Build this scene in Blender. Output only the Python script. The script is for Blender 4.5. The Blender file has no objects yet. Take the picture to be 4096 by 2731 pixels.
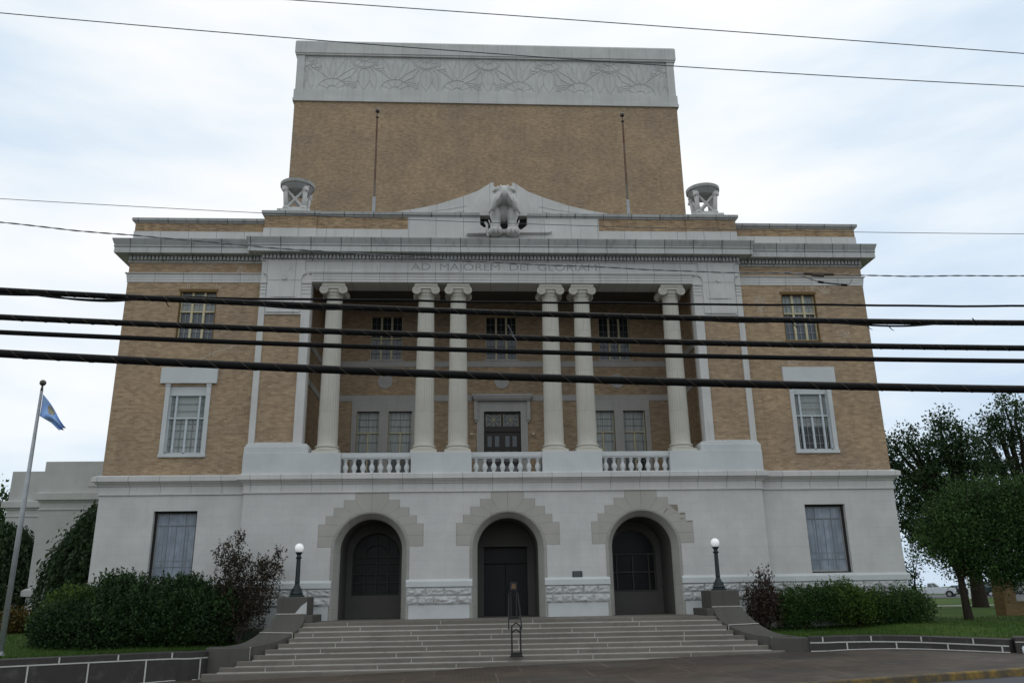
import bpy, math, random
import numpy as np
from mathutils import Vector, Matrix, noise
random.seed(7); rng = np.random.default_rng(11)
SC = bpy.context.scene
COL = SC.collection
R = math.radians
pi = math.pi

# ------------------------------------------------------------------ mesh builder
class M:
    def __init__(s): s.v = []; s.f = []
    def add(s, vs, fs):
        b = len(s.v); s.v += [tuple(map(float, p)) for p in vs]; s.f += [tuple(b+i for i in f) for f in fs]; return s
    def box(s, x0, x1, y0, y1, z0, z1):
        return s.add([(x0,y0,z0),(x1,y0,z0),(x1,y1,z0),(x0,y1,z0),(x0,y0,z1),(x1,y0,z1),(x1,y1,z1),(x0,y1,z1)],
                     [(0,3,2,1),(4,5,6,7),(0,1,5,4),(1,2,6,5),(2,3,7,6),(3,0,4,7)])
    def poly(s, pts): return s.add(pts, [tuple(range(len(pts)))])
    def prism(s, p2, y0, y1):               # polygon in (x, z), counter-clockwise seen from -Y
        n = len(p2)
        vs = [(x,y0,z) for x,z in p2]+[(x,y1,z) for x,z in p2]
        fs = [tuple(range(n)), tuple(range(2*n-1,n-1,-1))]
        for i in range(n):
            j = (i+1)%n; fs.append((j,i,i+n,j+n))
        return s.add(vs, fs)
    def prismz(s, p2, z0, z1):              # polygon in (x, y), counter-clockwise from above
        n = len(p2)
        vs = [(x,y,z0) for x,y in p2]+[(x,y,z1) for x,y in p2]
        fs = [tuple(range(n-1,-1,-1)), tuple(range(n,2*n))]
        for i in range(n):
            j = (i+1)%n; fs.append((i,j,j+n,i+n))
        return s.add(vs, fs)
    def lathe(s, cx, cy, prof, n=24, fl=0, ph=0.0, sx=1, sy=1):
        vs = []; m = len(prof)
        for k in range(n):
            a = 2*pi*k/n+ph
            q = 1-(fl if fl and k%4 in (1,2,3) else 0)*(1 if k%4==2 else .7)
            for r,z in prof: vs.append((cx+r*q*sx*math.cos(a), cy+r*q*sy*math.sin(a), z))
        fs = []
        for k in range(n):
            l = (k+1)%n
            for i in range(m-1): fs.append((k*m+i, l*m+i, l*m+i+1, k*m+i+1))
        fs.append(tuple(k*m for k in range(n-1,-1,-1))); fs.append(tuple(k*m+m-1 for k in range(n)))
        return s.add(vs, fs)
    def tube(s, pts, r, n=8, caps=True):
        pts = [Vector(p) for p in pts]; rs = r if hasattr(r,'__len__') else [r]*len(pts)
        vs = []; L = len(pts); up0 = None
        for i,p in enumerate(pts):
            d = (pts[min(i+1,L-1)]-pts[max(i-1,0)])
            d = d.normalized() if d.length > 1e-9 else Vector((0,0,1))
            if up0 is None: up0 = Vector((0,0,1)) if abs(d.z) < .9 else Vector((1,0,0))
            a = d.cross(up0); a.normalize(); b = a.cross(d); up0 = b
            for k in range(n):
                t = 2*pi*k/n; vs.append(p+(a*math.cos(t)+b*math.sin(t))*rs[i])
        fs = []
        for i in range(L-1):
            for k in range(n):
                l = (k+1)%n; fs.append((i*n+k, i*n+l, (i+1)*n+l, (i+1)*n+k))
        if caps: fs += [tuple(range(n-1,-1,-1)), tuple((L-1)*n+k for k in range(n))]
        return s.add(vs, fs)
    def ball(s, c, r, n=16, m=10):
        rx,ry,rz = r if hasattr(r,'__len__') else (r,r,r)
        vs = [(c[0],c[1],c[2]-rz)]
        for i in range(1,m):
            t = -pi/2+pi*i/m
            for k in range(n):
                a = 2*pi*k/n
                vs.append((c[0]+rx*math.cos(t)*math.cos(a), c[1]+ry*math.cos(t)*math.sin(a), c[2]+rz*math.sin(t)))
        vs.append((c[0],c[1],c[2]+rz)); T = len(vs)-1
        fs = []
        for k in range(n):
            l = (k+1)%n
            fs.append((0,1+l,1+k)); fs.append((T, 1+(m-2)*n+k, 1+(m-2)*n+l))
            for i in range(m-2): fs.append((1+i*n+k, 1+i*n+l, 1+(i+1)*n+l, 1+(i+1)*n+k))
        return s.add(vs, fs)
    def sweep(s, path, prof):               # profile (out, z) closed loop swept along a plan path, out = right-hand side
        P = [Vector(p) for p in path]; n = len(prof); vs = []
        for i,p in enumerate(P):
            ns = []
            if i > 0: d = (P[i]-P[i-1]).normalized(); ns.append(Vector((d.y,-d.x)))
            if i < len(P)-1: d = (P[i+1]-P[i]).normalized(); ns.append(Vector((d.y,-d.x)))
            if len(ns) == 2:
                q = ns[0]+ns[1]; q.normalize(); q = q/max(.3,q.dot(ns[0]))
            else: q = ns[0]
            for o,z in prof: vs.append((p.x+q.x*o, p.y+q.y*o, z))
        fs = []
        for i in range(len(P)-1):
            for k in range(n):
                l = (k+1)%n; fs.append((i*n+k, i*n+l, (i+1)*n+l, (i+1)*n+k))
        fs += [tuple(range(n-1,-1,-1)), tuple((len(P)-1)*n+k for k in range(n))]
        return s.add(vs, fs)
    def wall(s, x0, x1, z0, z1, Y, holes=(), d=.3):   # wall face looking -Y with rectangular holes and their reveals
        xs = sorted({x0,x1}|{h[0] for h in holes}|{h[1] for h in holes}); zs = sorted({z0,z1}|{h[2] for h in holes}|{h[3] for h in holes})
        for i in range(len(xs)-1):
            for j in range(len(zs)-1):
                cx,cz = (xs[i]+xs[i+1])/2,(zs[j]+zs[j+1])/2
                if any(h[0]<cx<h[1] and h[2]<cz<h[3] for h in holes): continue
                s.poly([(xs[i],Y,zs[j]),(xs[i+1],Y,zs[j]),(xs[i+1],Y,zs[j+1]),(xs[i],Y,zs[j+1])])
        for a,b,c,e in holes:
            s.poly([(a,Y,c),(a,Y,e),(a,Y+d,e),(a,Y+d,c)]); s.poly([(b,Y,e),(b,Y,c),(b,Y+d,c),(b,Y+d,e)])
            s.poly([(a,Y,e),(b,Y,e),(b,Y+d,e),(a,Y+d,e)]); s.poly([(b,Y,c),(a,Y,c),(a,Y+d,c),(b,Y+d,c)])
        return s
    def build(s, name, mat, parent=None, smooth=False, bevel=0, **tags):
        me = bpy.data.meshes.new(name)
        o = org(parent)
        me.from_pydata([(x-o[0],y-o[1],z-o[2]) for x,y,z in s.v], [], s.f); me.update()
        ob = bpy.data.objects.new(name, me); COL.objects.link(ob)
        me.materials.append(MAT[mat] if isinstance(mat,str) else mat)
        if smooth:
            for p in me.polygons: p.use_smooth = True
        if parent is not None: ob.parent = parent
        if bevel:
            b = ob.modifiers.new('bevel','BEVEL'); b.width = bevel; b.segments = 2; b.limit_method = 'ANGLE'
        for k,v in tags.items(): ob[k] = v
        return ob

def org(p):
    t = Vector((0,0,0))
    while p is not None: t += p.location; p = p.parent
    return t
def thing(name, loc, label, cat, group=None):
    o = bpy.data.objects.new(name, None); COL.objects.link(o); o.location = loc; o.empty_display_size = .3
    o['label'] = label; o['category'] = cat
    if group: o['group'] = group
    return o
def T(label, cat, group=None):
    d = {'label':label,'category':cat}
    if group: d['group'] = group
    return d
def dup(src, loc, parent=None, mirror=False, **tags):
    c = src.copy(); COL.objects.link(c); c.location = loc
    if parent is not None: c.parent = parent
    if mirror: c.scale = (-1,1,1)
    for k,v in tags.items(): c[k] = v
    for ch in list(src.children):
        dup(ch, ch.location.copy(), c)
    return c

# ------------------------------------------------------------------ materials
MAT = {}
def lin(h):
    c = [int(h[i:i+2],16)/255 for i in (0,2,4)]
    return tuple(x/12.92 if x <= .04045 else ((x+.055)/1.055)**2.4 for x in c)+(1,)
class NT:
    def __init__(s, name, rough=.8, spec=.3):
        s.m = bpy.data.materials.new(name); s.m.use_nodes = True; s.t = s.m.node_tree
        s.b = s.t.nodes['Principled BSDF']; s.b.inputs['Roughness'].default_value = rough
        s.b.inputs['Specular IOR Level'].default_value = spec
        MAT[name] = s.m
    def n(s, ty, **kw):
        x = s.t.nodes.new(ty)
        for k,v in kw.items():
            if k in x.inputs: x.inputs[k].default_value = v
            else: setattr(x, k, v)
        return x
    def l(s, a, b): s.t.links.new(a, b)
    def xz(s):                               # (x+y, z, 0): upright walls of either direction
        tc = s.n('ShaderNodeTexCoord'); sp = s.n('ShaderNodeSeparateXYZ'); s.l(tc.outputs['Object'], sp.inputs[0])
        ge = s.n('ShaderNodeNewGeometry'); sn = s.n('ShaderNodeSeparateXYZ'); s.l(ge.outputs['True Normal'], sn.inputs[0])
        ab = s.n('ShaderNodeMath', operation='ABSOLUTE'); s.l(sn.outputs[0], ab.inputs[0])
        gt = s.n('ShaderNodeMath', operation='GREATER_THAN'); s.l(ab.outputs[0], gt.inputs[0]); gt.inputs[1].default_value = .7
        ad = s.n('ShaderNodeMix', data_type='FLOAT'); s.l(gt.outputs[0], ad.inputs[0]); s.l(sp.outputs[0], ad.inputs[2]); s.l(sp.outputs[1], ad.inputs[3])
        cb = s.n('ShaderNodeCombineXYZ'); s.l(ad.outputs[0], cb.inputs[0]); s.l(sp.outputs[2], cb.inputs[1])
        return cb.outputs[0], tc.outputs['Object']
    def noise(s, vec, scale, detail=4, rough=.6, stretch=None):
        if stretch:
            mp = s.n('ShaderNodeMapping'); mp.inputs['Scale'].default_value = stretch; s.l(vec, mp.inputs[0]); vec = mp.outputs[0]
        x = s.n('ShaderNodeTexNoise', Scale=scale, Detail=detail, Roughness=rough); s.l(vec, x.inputs['Vector']); return x.outputs['Fac']
    def ramp(s, fac, stops):
        r = s.n('ShaderNodeValToRGB'); e = r.color_ramp.elements
        while len(e) < len(stops): e.new(.5)
        for i,(p,c) in enumerate(stops): e[i].position = p; e[i].color = c if len(c)==4 else tuple(c)+(1,)
        s.l(fac, r.inputs[0]); return r.outputs[0]
    def mix(s, fac, a, b, mode='MIX'):
        x = s.n('ShaderNodeMix', data_type='RGBA', blend_type=mode)
        for sock,val in ((x.inputs[0],fac),(x.inputs[6],a),(x.inputs[7],b)):
            if hasattr(val,'links'): s.l(val, sock)
            else: sock.default_value = val
        return x.outputs[2]
    def out(s, col): s.l(col, s.b.inputs['Base Color']) if hasattr(col,'links') else setattr(s.b.inputs['Base Color'],'default_value',col)
    def bump(s, h, st=.3, d=.02):
        b = s.n('ShaderNodeBump', Strength=st, Distance=d); s.l(h, b.inputs['Height']); s.l(b.outputs[0], s.b.inputs['Normal'])
G = lambda v: (v,v,v,1)

def brick(name, c1, c2, mo, dirt=.35):
    k = NT(name, .85, .25); v, ob = k.xz()
    b = k.n('ShaderNodeTexBrick', offset=.5, squash=1); b.inputs['Color1'].default_value = c1; b.inputs['Color2'].default_value = c2
    b.inputs['Mortar'].default_value = mo; b.inputs['Scale'].default_value = 1; b.inputs['Mortar Size'].default_value = .009
    b.inputs['Brick Width'].default_value = .215; b.inputs['Row Height'].default_value = .076; b.inputs['Bias'].default_value = -.1
    k.l(v, b.inputs['Vector'])
    n1 = k.noise(v, 3.2, 5, .7, (1,2.6,1)); n2 = k.noise(v, .35, 4, .6)
    n3 = k.noise(v, 1.0, 3, .7, (4.6,13.2,1))
    c = k.mix(k.ramp(n3, [(.32,G(0)),(.68,G(1))]), b.outputs['Color'], (.27,.185,.105,1)); 
    c = k.mix(.28, b.outputs['Color'], c)
    c = k.mix(1, c, k.ramp(n1, [(.25,G(.70)),(.75,G(1.22))]), 'MULTIPLY')
    c = k.mix(1, c, k.ramp(n2, [(.3,(.80,.81,.85,1)),(.7,(1.12,1.08,1.0,1))]), 'MULTIPLY')
    st = k.noise(v, 1.2, 4, .7, (2.5,.25,1))
    c = k.mix(k.ramp(st, [(.55,G(0)),(.8,G(dirt))]), c, (.11,.085,.06,1))
    k.out(c); k.bump(b.outputs['Fac'], -.25, .01)
brick('buff_brick', (.495,.36,.228,1), (.325,.225,.138,1), (.43,.355,.27,1))
brick('stained_brick', (.50,.34,.19,1), (.27,.165,.09,1), (.40,.35,.27,1), .8)

def stone(name, base, joint, w, h, jsize=.008, dirt=.3, dcol=(.07,.068,.06,1), var=.08, bumpst=.15, streak=(3,.25,1)):
    k = NT(name, .8, .3); v, ob = k.xz()
    b = k.n('ShaderNodeTexBrick', offset=.5); b.inputs['Color1'].default_value = base
    b.inputs['Color2'].default_value = tuple(x*(1-var) for x in base[:3])+(1,); b.inputs['Mortar'].default_value = joint
    b.inputs['Scale'].default_value = 1; b.inputs['Mortar Size'].default_value = jsize; b.inputs['Brick Width'].default_value = w; b.inputs['Row Height'].default_value = h
    k.l(v, b.inputs['Vector'])
    n = k.noise(ob, .8, 6, .65)
    c = k.mix(1, b.outputs['Color'], k.ramp(n, [(.3,G(.88)),(.7,G(1.06))]), 'MULTIPLY')
    st = k.noise(v, 1.3, 6, .75, streak)
    c = k.mix(k.ramp(st, [(.52,G(0)),(.78,G(dirt))]), c, dcol)
    k.out(c); k.bump(k.noise(ob, 40, 3), bumpst, .01)
stone('white_fresh', (.62,.64,.635,1), (.60,.62,.615,1), 9, 40, 0, .10, (.36,.36,.34,1), .015)
stone('white_paint', (.63,.62,.595,1), (.555,.55,.53,1), .62, .31, .007, .26, (.40,.40,.375,1), .03, .15, (2.2,.16,1))
stone('white_trim', (.64,.63,.60,1), (.30,.31,.31,1), 1.05, 40, .010, .36, (.29,.285,.26,1), .04)
stone('weathered_stone', (.42,.425,.405,1), (.07,.072,.068,1), 1.12, 40, .014, .75, (.06,.058,.052,1), .14, .3, (3.5,.9,1))
stone('fascia_stone', (.55,.555,.535,1), (.14,.14,.135,1), 1.12, 40, .012, .5, (.14,.14,.125,1), .06, .2, (3.5,.4,1))
stone('tower_stone', (.60,.595,.565,1), (.45,.46,.445,1), 1.3, 40, .014, .4, (.26,.275,.265,1), .05)
stone('relief_stone', (.55,.545,.52,1), (.55,.545,.52,1), 9, 40, 0, .2, (.22,.23,.22,1), .02)
stone('grey_stone', (.46,.445,.415,1), (.36,.35,.33,1), 1.6, .7, .006, .3, (.25,.24,.22,1), .05)
stone('voussoir_stone', (.45,.43,.385,1), (.45,.43,.385,1), 7, 40, 0, .25, (.32,.30,.26,1), .03)
stone('arch_stone', (.39,.38,.345,1), (.30,.29,.265,1), 1.4, .62, .006, .45, (.12,.112,.095,1), .06)
stone('column_stone', (.565,.54,.47,1), (.47,.45,.39,1), 9, 1.55, .01, .2, (.38,.34,.26,1), .02, .1, (2,.3,1))
stone('rock_stone', (.58,.585,.575,1), (.58,.585,.575,1), 7, 40, 0, .6, (.25,.25,.24,1), .06, .5, (3,5,1))
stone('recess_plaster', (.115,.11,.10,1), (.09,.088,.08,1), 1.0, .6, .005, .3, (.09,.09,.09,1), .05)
stone('annex_paint', (.53,.53,.51,1), (.47,.47,.45,1), .9, .6, .008, .22, (.33,.32,.29,1), .03)
stone('concrete_dark', (.105,.10,.088,1), (.105,.10,.088,1), 9, 40, 0, .6, (.045,.044,.04,1), .04, .4)
stone('wall_dark', (.06,.055,.052,1), (.06,.055,.052,1), 9, 40, 0, .62, (.17,.165,.155,1), .1, .4, (1.6,1.0,1))
stone('step_stone', (.215,.195,.165,1), (.19,.172,.145,1), 2.7, .27, 0, .8, (.105,.095,.08,1), .16, .4, (.8,3.2,1))
stone('caulk', (.50,.48,.435,1), (.50,.48,.435,1), 9, 40, 0, .85, (.16,.15,.13,1), 0, .1, (3,3,1))
stone('wall_mortar', (.62,.61,.58,1), (.62,.61,.58,1), 9, 40, 0, .6, (.25,.24,.22,1), 0, .1, (3,3,1))
stone('mortar_light', (.55,.48,.39,1), (.55,.48,.39,1), 9, 40, 0, .4, (.36,.29,.2,1), 0)

def plain(name, col, rough=.6, spec=.4, metal=0, ns=None, amt=.15, bump=0):
    k = NT(name, rough, spec); k.b.inputs['Metallic'].default_value = metal
    tc = k.n('ShaderNodeTexCoord')
    n = k.noise(tc.outputs['Object'], ns or 6, 5, .6)
    k.out(k.mix(1, col, k.ramp(n, [(.25,G(1-amt)),(.75,G(1+amt))]), 'MULTIPLY'))
    if bump: k.bump(k.noise(tc.outputs['Object'], (ns or 6)*5, 3), bump, .01)
    return k
plain('sash_yellow', (.56,.50,.32,1), .6)
plain('sash_rust', (.16,.10,.035,1), .8)
plain('sash_white', (.55,.60,.62,1), .5)
plain('sash_dark', (.035,.033,.03,1), .6)
plain('muntin_dark', (.17,.19,.19,1), .5)
plain('bar_grey', (.25,.275,.30,1), .5)
plain('shade_dark', (.035,.035,.035,1), .8, .1)  # near-black colour standing in for shade in gaps and openings
plain('muntin_pale', (.34,.34,.32,1), .5)
plain('sash_grey', (.085,.08,.072,1), .7, .2)
plain('spall_brown', (.29,.255,.21,1), .9, .1)
plain('door_wood', (.022,.012,.010,1), .45, .4)
plain('dark_door', (.012,.011,.012,1), .5, .35)
plain('lamp_green', (.012,.022,.022,1), .45, .5)
plain('rail_black', (.015,.014,.013,1), .5, .5)
plain('bronze_plate', (.035,.04,.036,1), .45, .5, 0, 30, .4)
plain('pole_metal', (.34,.36,.37,1), .4, .5, .4)
plain('ball_bronze', (.10,.085,.07,1), .4, .5, .5)
plain('cable_black', (.007,.0065,.006,1), .7, .15, 0, 25, .5)
plain('cable_lash', (.065,.052,.036,1), .5, .3)
plain('wire_grey', (.085,.10,.115,1), .5, .4, .2)
plain('wire_light', (.20,.205,.21,1), .45, .5, .3)
plain('engraved_shade', (.33,.335,.325,1), .9, .1)  # darker letter colour stands in for shade in the cut lettering
plain('joint_dark', (.20,.185,.155,1), .9, .1)
plain('bark', (.035,.028,.022,1), .95, .1, 0, 9, .4, .6)
plain('bark_grey', (.10,.092,.085,1), .95, .1, 0, 9, .4, .6)
plain('roof_tar', (.05,.05,.05,1), .9)
plain('tyre', (.012,.012,.012,1), .8)
plain('rim', (.45,.46,.47,1), .3, .5, .8)
plain('car_glass', (.10,.13,.14,1), .08, .6)
plain('car_white', (.62,.66,.70,1), .25, .5)
plain('car_dark', (.012,.014,.018,1), .25, .5)
plain('car_teal', (.006,.035,.045,1), .25, .5)
plain('chrome', (.35,.36,.37,1), .25, .5, .8)
plain('headlight', (.75,.78,.80,1), .15, .6)
plain('sign_panel', (.42,.43,.44,1), .5)
plain('letter_black', (.01,.01,.012,1), .5)
plain('bag_white', (.70,.74,.78,1), .4, .5)
plain('bag_blue', (.02,.045,.20,1), .4, .5)
plain('emblem_gold', (.17,.11,.06,1), .8, .1)
plain('emblem_blue', (.018,.022,.03,1), .6)
plain('white_post', (.70,.71,.70,1), .5)
plain('lamp_bulb', (.70,.66,.50,1), .4)
brick('sign_brick', (.30,.19,.085,1), (.22,.14,.06,1), (.28,.22,.14,1))
k = plain('rust_pole', (.10,.032,.014,1), .85, .2)
tc = k.n('ShaderNodeTexCoord'); f = k.noise(tc.outputs['Object'], .55, 3, .5, (.2,.2,1))
k.out(k.mix(k.ramp(f, [(.45,G(0)),(.6,G(1))]), (.15,.075,.045,1), (.20,.17,.135,1)))
k = plain('globe_glass_glow', (.92,.93,.94,1), .2, .5)
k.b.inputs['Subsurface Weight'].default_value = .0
k.b.inputs['Emission Color'].default_value = (1,1,1,1); k.b.inputs['Emission Strength'].default_value = .28; k.b.inputs['Subsurface Radius'].default_value = (.3,.3,.3)  # faint glow added in place of daylight coming through the globe

def glass(name, base, dark, rough=.12, spec=.45, sc=(1.2,.6,1), ns=1.5):
    k = NT(name, rough, spec); v, ob = k.xz()
    k.out(k.mix(k.ramp(k.noise(v, ns, 4, .6, sc), [(.3,G(0)),(.7,G(1))]), dark, base))
glass('pane_dark', (.035,.042,.045,1), (.018,.02,.022,1))
glass('pane_blue', (.11,.13,.155,1), (.07,.083,.10,1))
glass('pane_curtain', (.36,.38,.36,1), (.22,.245,.235,1), .25, .4, (9,.5,1), 2)
glass('pane_lace', (.44,.46,.43,1), (.22,.245,.235,1), .3, .35, (9,.5,1), 2)
glass('pane_dim', (.034,.036,.035,1), (.016,.017,.017,1), .35, .15)
glass('pane_black', (.014,.016,.017,1), (.006,.007,.008,1), .3, .15)
# leaded window behind protective glazing: soft patches of colour, thin upright leads
k = NT('leaded_glass', .16, .4); v, ob = k.xz()
n1 = k.noise(v, 2.2, 3, .5, (1.6,.8,1)); n2 = k.noise(v, 5, 4, .6, (2.2,.8,1))
c = k.ramp(n1, [(.3,(.20,.235,.275,1)),(.5,(.25,.295,.35,1)),(.68,(.33,.38,.435,1))])
c = k.mix(k.ramp(n2, [(.5,G(0)),(.75,G(.3))]), c, (.17,.14,.14,1))
b = k.n('ShaderNodeTexBrick', offset=0); b.inputs['Color1'].default_value = G(1); b.inputs['Color2'].default_value = G(.95); b.inputs['Mortar'].default_value = G(.80)
b.inputs['Scale'].default_value = 1; b.inputs['Brick Width'].default_value = .185; b.inputs['Row Height'].default_value = 1.17; b.inputs['Mortar Size'].default_value = .012
k.l(v, b.inputs['Vector']); k.out(k.mix(1, c, b.outputs['Color'], 'MULTIPLY'))
# closed slatted blind
k = NT('blind', .7, .2); v, ob = k.xz()
w = k.n('ShaderNodeTexWave', wave_type='BANDS', bands_direction='Y', Scale=9.0); k.l(v, w.inputs['Vector'])
k.out(k.mix(w.outputs['Fac'], (.30,.325,.31,1), (.46,.48,.46,1)))

def leafmat(name, a, b, tr=.25):
    k = NT(name, .6, .25)
    at = k.n('ShaderNodeAttribute', attribute_name='tone')
    c = k.mix(at.outputs['Fac'], a, b); k.out(c)
    t = k.n('ShaderNodeBsdfTranslucent'); k.l(c, t.inputs['Color'])
    mx = k.n('ShaderNodeMixShader'); mx.inputs[0].default_value = tr
    o = k.t.nodes['Material Output']; k.l(k.b.outputs[0], mx.inputs[1]); k.l(t.outputs[0], mx.inputs[2]); k.l(mx.outputs[0], o.inputs['Surface'])
leafmat('leaf_holly', (.012,.028,.010,1), (.045,.092,.026,1), .12)
leafmat('leaf_bright', (.022,.05,.010,1), (.11,.18,.028,1), .2)
leafmat('leaf_red', (.022,.019,.013,1), (.070,.052,.030,1), .15)
leafmat('leaf_willow', (.016,.034,.014,1), (.062,.105,.038,1), .2)
leafmat('leaf_oak', (.016,.042,.012,1), (.085,.165,.042,1), .28)
leafmat('leaf_elm', (.013,.030,.012,1), (.070,.125,.042,1), .28)
leafmat('leaf_autumn', (.045,.04,.012,1), (.17,.12,.03,1), .2)
leafmat('leaf_brown', (.025,.017,.012,1), (.075,.05,.033,1), .1)
leafmat('leaf_shrub', (.018,.046,.012,1), (.072,.14,.030,1), .2)
leafmat('grass_blade', (.026,.062,.010,1), (.072,.135,.024,1), .3)

k = NT('lawn', .95, .1); tc = k.n('ShaderNodeTexCoord'); ob = tc.outputs['Object']
c = k.ramp(k.noise(ob, .5, 5, .6), [(.3,(.034,.062,.012,1)),(.5,(.046,.092,.015,1)),(.7,(.080,.108,.024,1))])
c = k.mix(k.ramp(k.noise(ob, 9, 4, .7), [(.55,G(0)),(.8,G(.5))]), c, (.07,.062,.03,1)); k.out(c); k.bump(k.noise(ob, 30, 4), .6, .05)
k = NT('sidewalk', .8, .25); tc = k.n('ShaderNodeTexCoord'); ob = tc.outputs['Object']
b = k.n('ShaderNodeTexBrick', offset=.5); b.inputs['Color1'].default_value = (.125,.092,.068,1); b.inputs['Color2'].default_value = (.092,.070,.054,1); b.inputs['Mortar'].default_value = (.05,.042,.036,1)
b.inputs['Scale'].default_value = 1; b.inputs['Brick Width'].default_value = .22; b.inputs['Row Height'].default_value = .11; b.inputs['Mortar Size'].default_value = .008; k.l(ob, b.inputs['Vector'])
pat = k.ramp(k.noise(ob, .22, 3, .5), [(.46,G(0)),(.54,G(1))])
conc = k.ramp(k.noise(ob, 1.1, 6, .7), [(.3,(.060,.049,.040,1)),(.55,(.092,.077,.064,1)),(.75,(.13,.112,.094,1))])
c = k.mix(pat, b.outputs['Color'], conc)
c = k.mix(1, c, k.ramp(k.noise(ob, .5, 5, .65), [(.3,G(.62)),(.7,G(1.25))]), 'MULTIPLY')
jt = k.n('ShaderNodeTexBrick', offset=.3); jt.inputs['Color1'].default_value = G(1); jt.inputs['Color2'].default_value = G(.86); jt.inputs['Mortar'].default_value = G(1.7)
jt.inputs['Scale'].default_value = 1; jt.inputs['Brick Width'].default_value = 2.3; jt.inputs['Row Height'].default_value = 2.1; jt.inputs['Mortar Size'].default_value = .018; k.l(ob, jt.inputs['Vector'])
k.out(k.mix(.8, c, jt.outputs['Color'], 'MULTIPLY')); k.bump(k.noise(ob, 60, 3), .3, .01)
k = NT('asphalt', .8, .3); tc = k.n('ShaderNodeTexCoord'); ob = tc.outputs['Object']
k.out(k.mix(k.ramp(k.noise(ob, 90, 2), [(.35,G(0)),(.65,G(1))]), (.060,.062,.068,1), (.10,.102,.11,1))); k.bump(k.noise(ob, 120, 2), .4, .01)
k = NT('curb_paint', .8, .2); tc = k.n('ShaderNodeTexCoord'); ob = tc.outputs['Object']
f = k.ramp(k.noise(ob, 3.2, 6, .75), [(.38,G(0)),(.56,G(1))])
k.out(k.mix(f, (.27,.175,.045,1), (.10,.085,.062,1)))
k = NT('flag_cloth', .8, .1); tc = k.n('ShaderNodeTexCoord')
k.out(k.mix(k.ramp(k.noise(tc.outputs['Object'], 4, 3), [(.3,G(0)),(.7,G(1))]), (.26,.42,.80,1), (.36,.55,.84,1)))
plain('flag_emblem', (.34,.33,.24,1), .8, .1, 0, 12, .5)
plain('pale_path', (.38,.37,.35,1), .8)

# ------------------------------------------------------------------ camera, light, sky
cam = bpy.data.cameras.new('camera'); co = bpy.data.objects.new('camera', cam); COL.objects.link(co); SC.camera = co
yaw, pit, rol = .0584184734, .298170082, -.0160292253
f_ = Vector((math.sin(yaw)*math.cos(pit), math.cos(yaw)*math.cos(pit), math.sin(pit)))
r_ = Vector((math.cos(yaw), -math.sin(yaw), 0)); u_ = r_.cross(f_)
r2 = r_*math.cos(rol)+u_*math.sin(rol); u2 = u_*math.cos(rol)-r_*math.sin(rol)
mw = Matrix((r2, u2, -f_)).transposed().to_4x4(); mw.translation = (-1.4525,-29.0479,2.2939); co.matrix_world = mw
cam.sensor_width = 36; cam.lens = 1875.55/2352*36; cam.clip_start = .1; cam.clip_end = 3000

EL, AZ = R(55), R(25)
sun = bpy.data.lights.new('sun','SUN'); so = bpy.data.objects.new('sun', sun); COL.objects.link(so)
sun.energy = .5; sun.angle = R(40); sun.color = (1,.97,.93)
sd = Vector((math.sin(AZ)*math.cos(EL), math.cos(AZ)*math.cos(EL), math.sin(EL)))
so.rotation_euler = (-sd).to_track_quat('-Z','Y').to_euler(); so.location = (0,0,60)
W = bpy.data.worlds.new('World'); SC.world = W; W.use_nodes = True; nt = W.node_tree
bg = nt.nodes['Background']; bg.inputs['Strength'].default_value = .1
def wn(ty, **kw):
    x = nt.nodes.new(ty)
    for a,b in kw.items():
        if a in x.inputs: x.inputs[a].default_value = b
        else: setattr(x, a, b)
    return x
sky = wn('ShaderNodeTexSky', sky_type='NISHITA', sun_disc=False, sun_elevation=EL, sun_rotation=AZ)
tc = wn('ShaderNodeTexCoord')
def wnoise(scale, det, ro, st, off=(0,0,0)):
    mp = wn('ShaderNodeMapping'); mp.inputs['Scale'].default_value = st; mp.inputs['Location'].default_value = off
    nt.links.new(tc.outputs['Generated'], mp.inputs[0])
    n = wn('ShaderNodeTexNoise', Scale=scale, Detail=det, Roughness=ro); nt.links.new(mp.outputs[0], n.inputs['Vector']); return n.outputs['Fac']
def wramp(fac, stops):
    r = wn('ShaderNodeValToRGB'); e = r.color_ramp.elements
    while len(e) < len(stops): e.new(.5)
    for i,(p,c) in enumerate(stops): e[i].position = p; e[i].color = tuple(c)+(1,)
    nt.links.new(fac, r.inputs[0]); return r.outputs[0]
def wmix(fac, a, b, mode='MIX'):
    x = wn('ShaderNodeMix', data_type='RGBA', blend_type=mode)
    for s_,v_ in ((x.inputs[0],fac),(x.inputs[6],a),(x.inputs[7],b)):
        if hasattr(v_,'links'): nt.links.new(v_, s_)
        else: s_.default_value = v_
    return x.outputs[2]
n1 = wnoise(1.35, 5, .5, (1,1,3.4), (.55,.2,1.3)); n2 = wnoise(4.0, 5, .55, (1,1,4.0), (2.3,1,0))
ad = wn('ShaderNodeMath', operation='MULTIPLY_ADD'); nt.links.new(n2, ad.inputs[0]); ad.inputs[1].default_value = .38; nt.links.new(n1, ad.inputs[2])
cl = wramp(ad.outputs[0], [(.45,(5.7,7.1,8.8)),(.575,(7.2,8.3,9.4)),(.69,(8.8,9.4,9.85)),(.80,(10.0,10.1,10.2))])
sx = wn('ShaderNodeSeparateXYZ'); nt.links.new(tc.outputs['Generated'], sx.inputs[0])
fr = wn('ShaderNodeMapRange', interpolation_type='SMOOTHSTEP'); nt.links.new(sx.outputs[1], fr.inputs[0])
for i_,v_ in ((1,-.45),(2,.55),(3,.95),(4,1.04)): fr.inputs[i_].default_value = v_      # thin bright overcast beyond the temple, heavier cloud behind the street
skyc = wmix(1, wmix(.08, cl, sky.outputs[0]), fr.outputs[0], 'MULTIPLY')
nt.links.new(skyc, bg.inputs['Color'])
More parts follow.
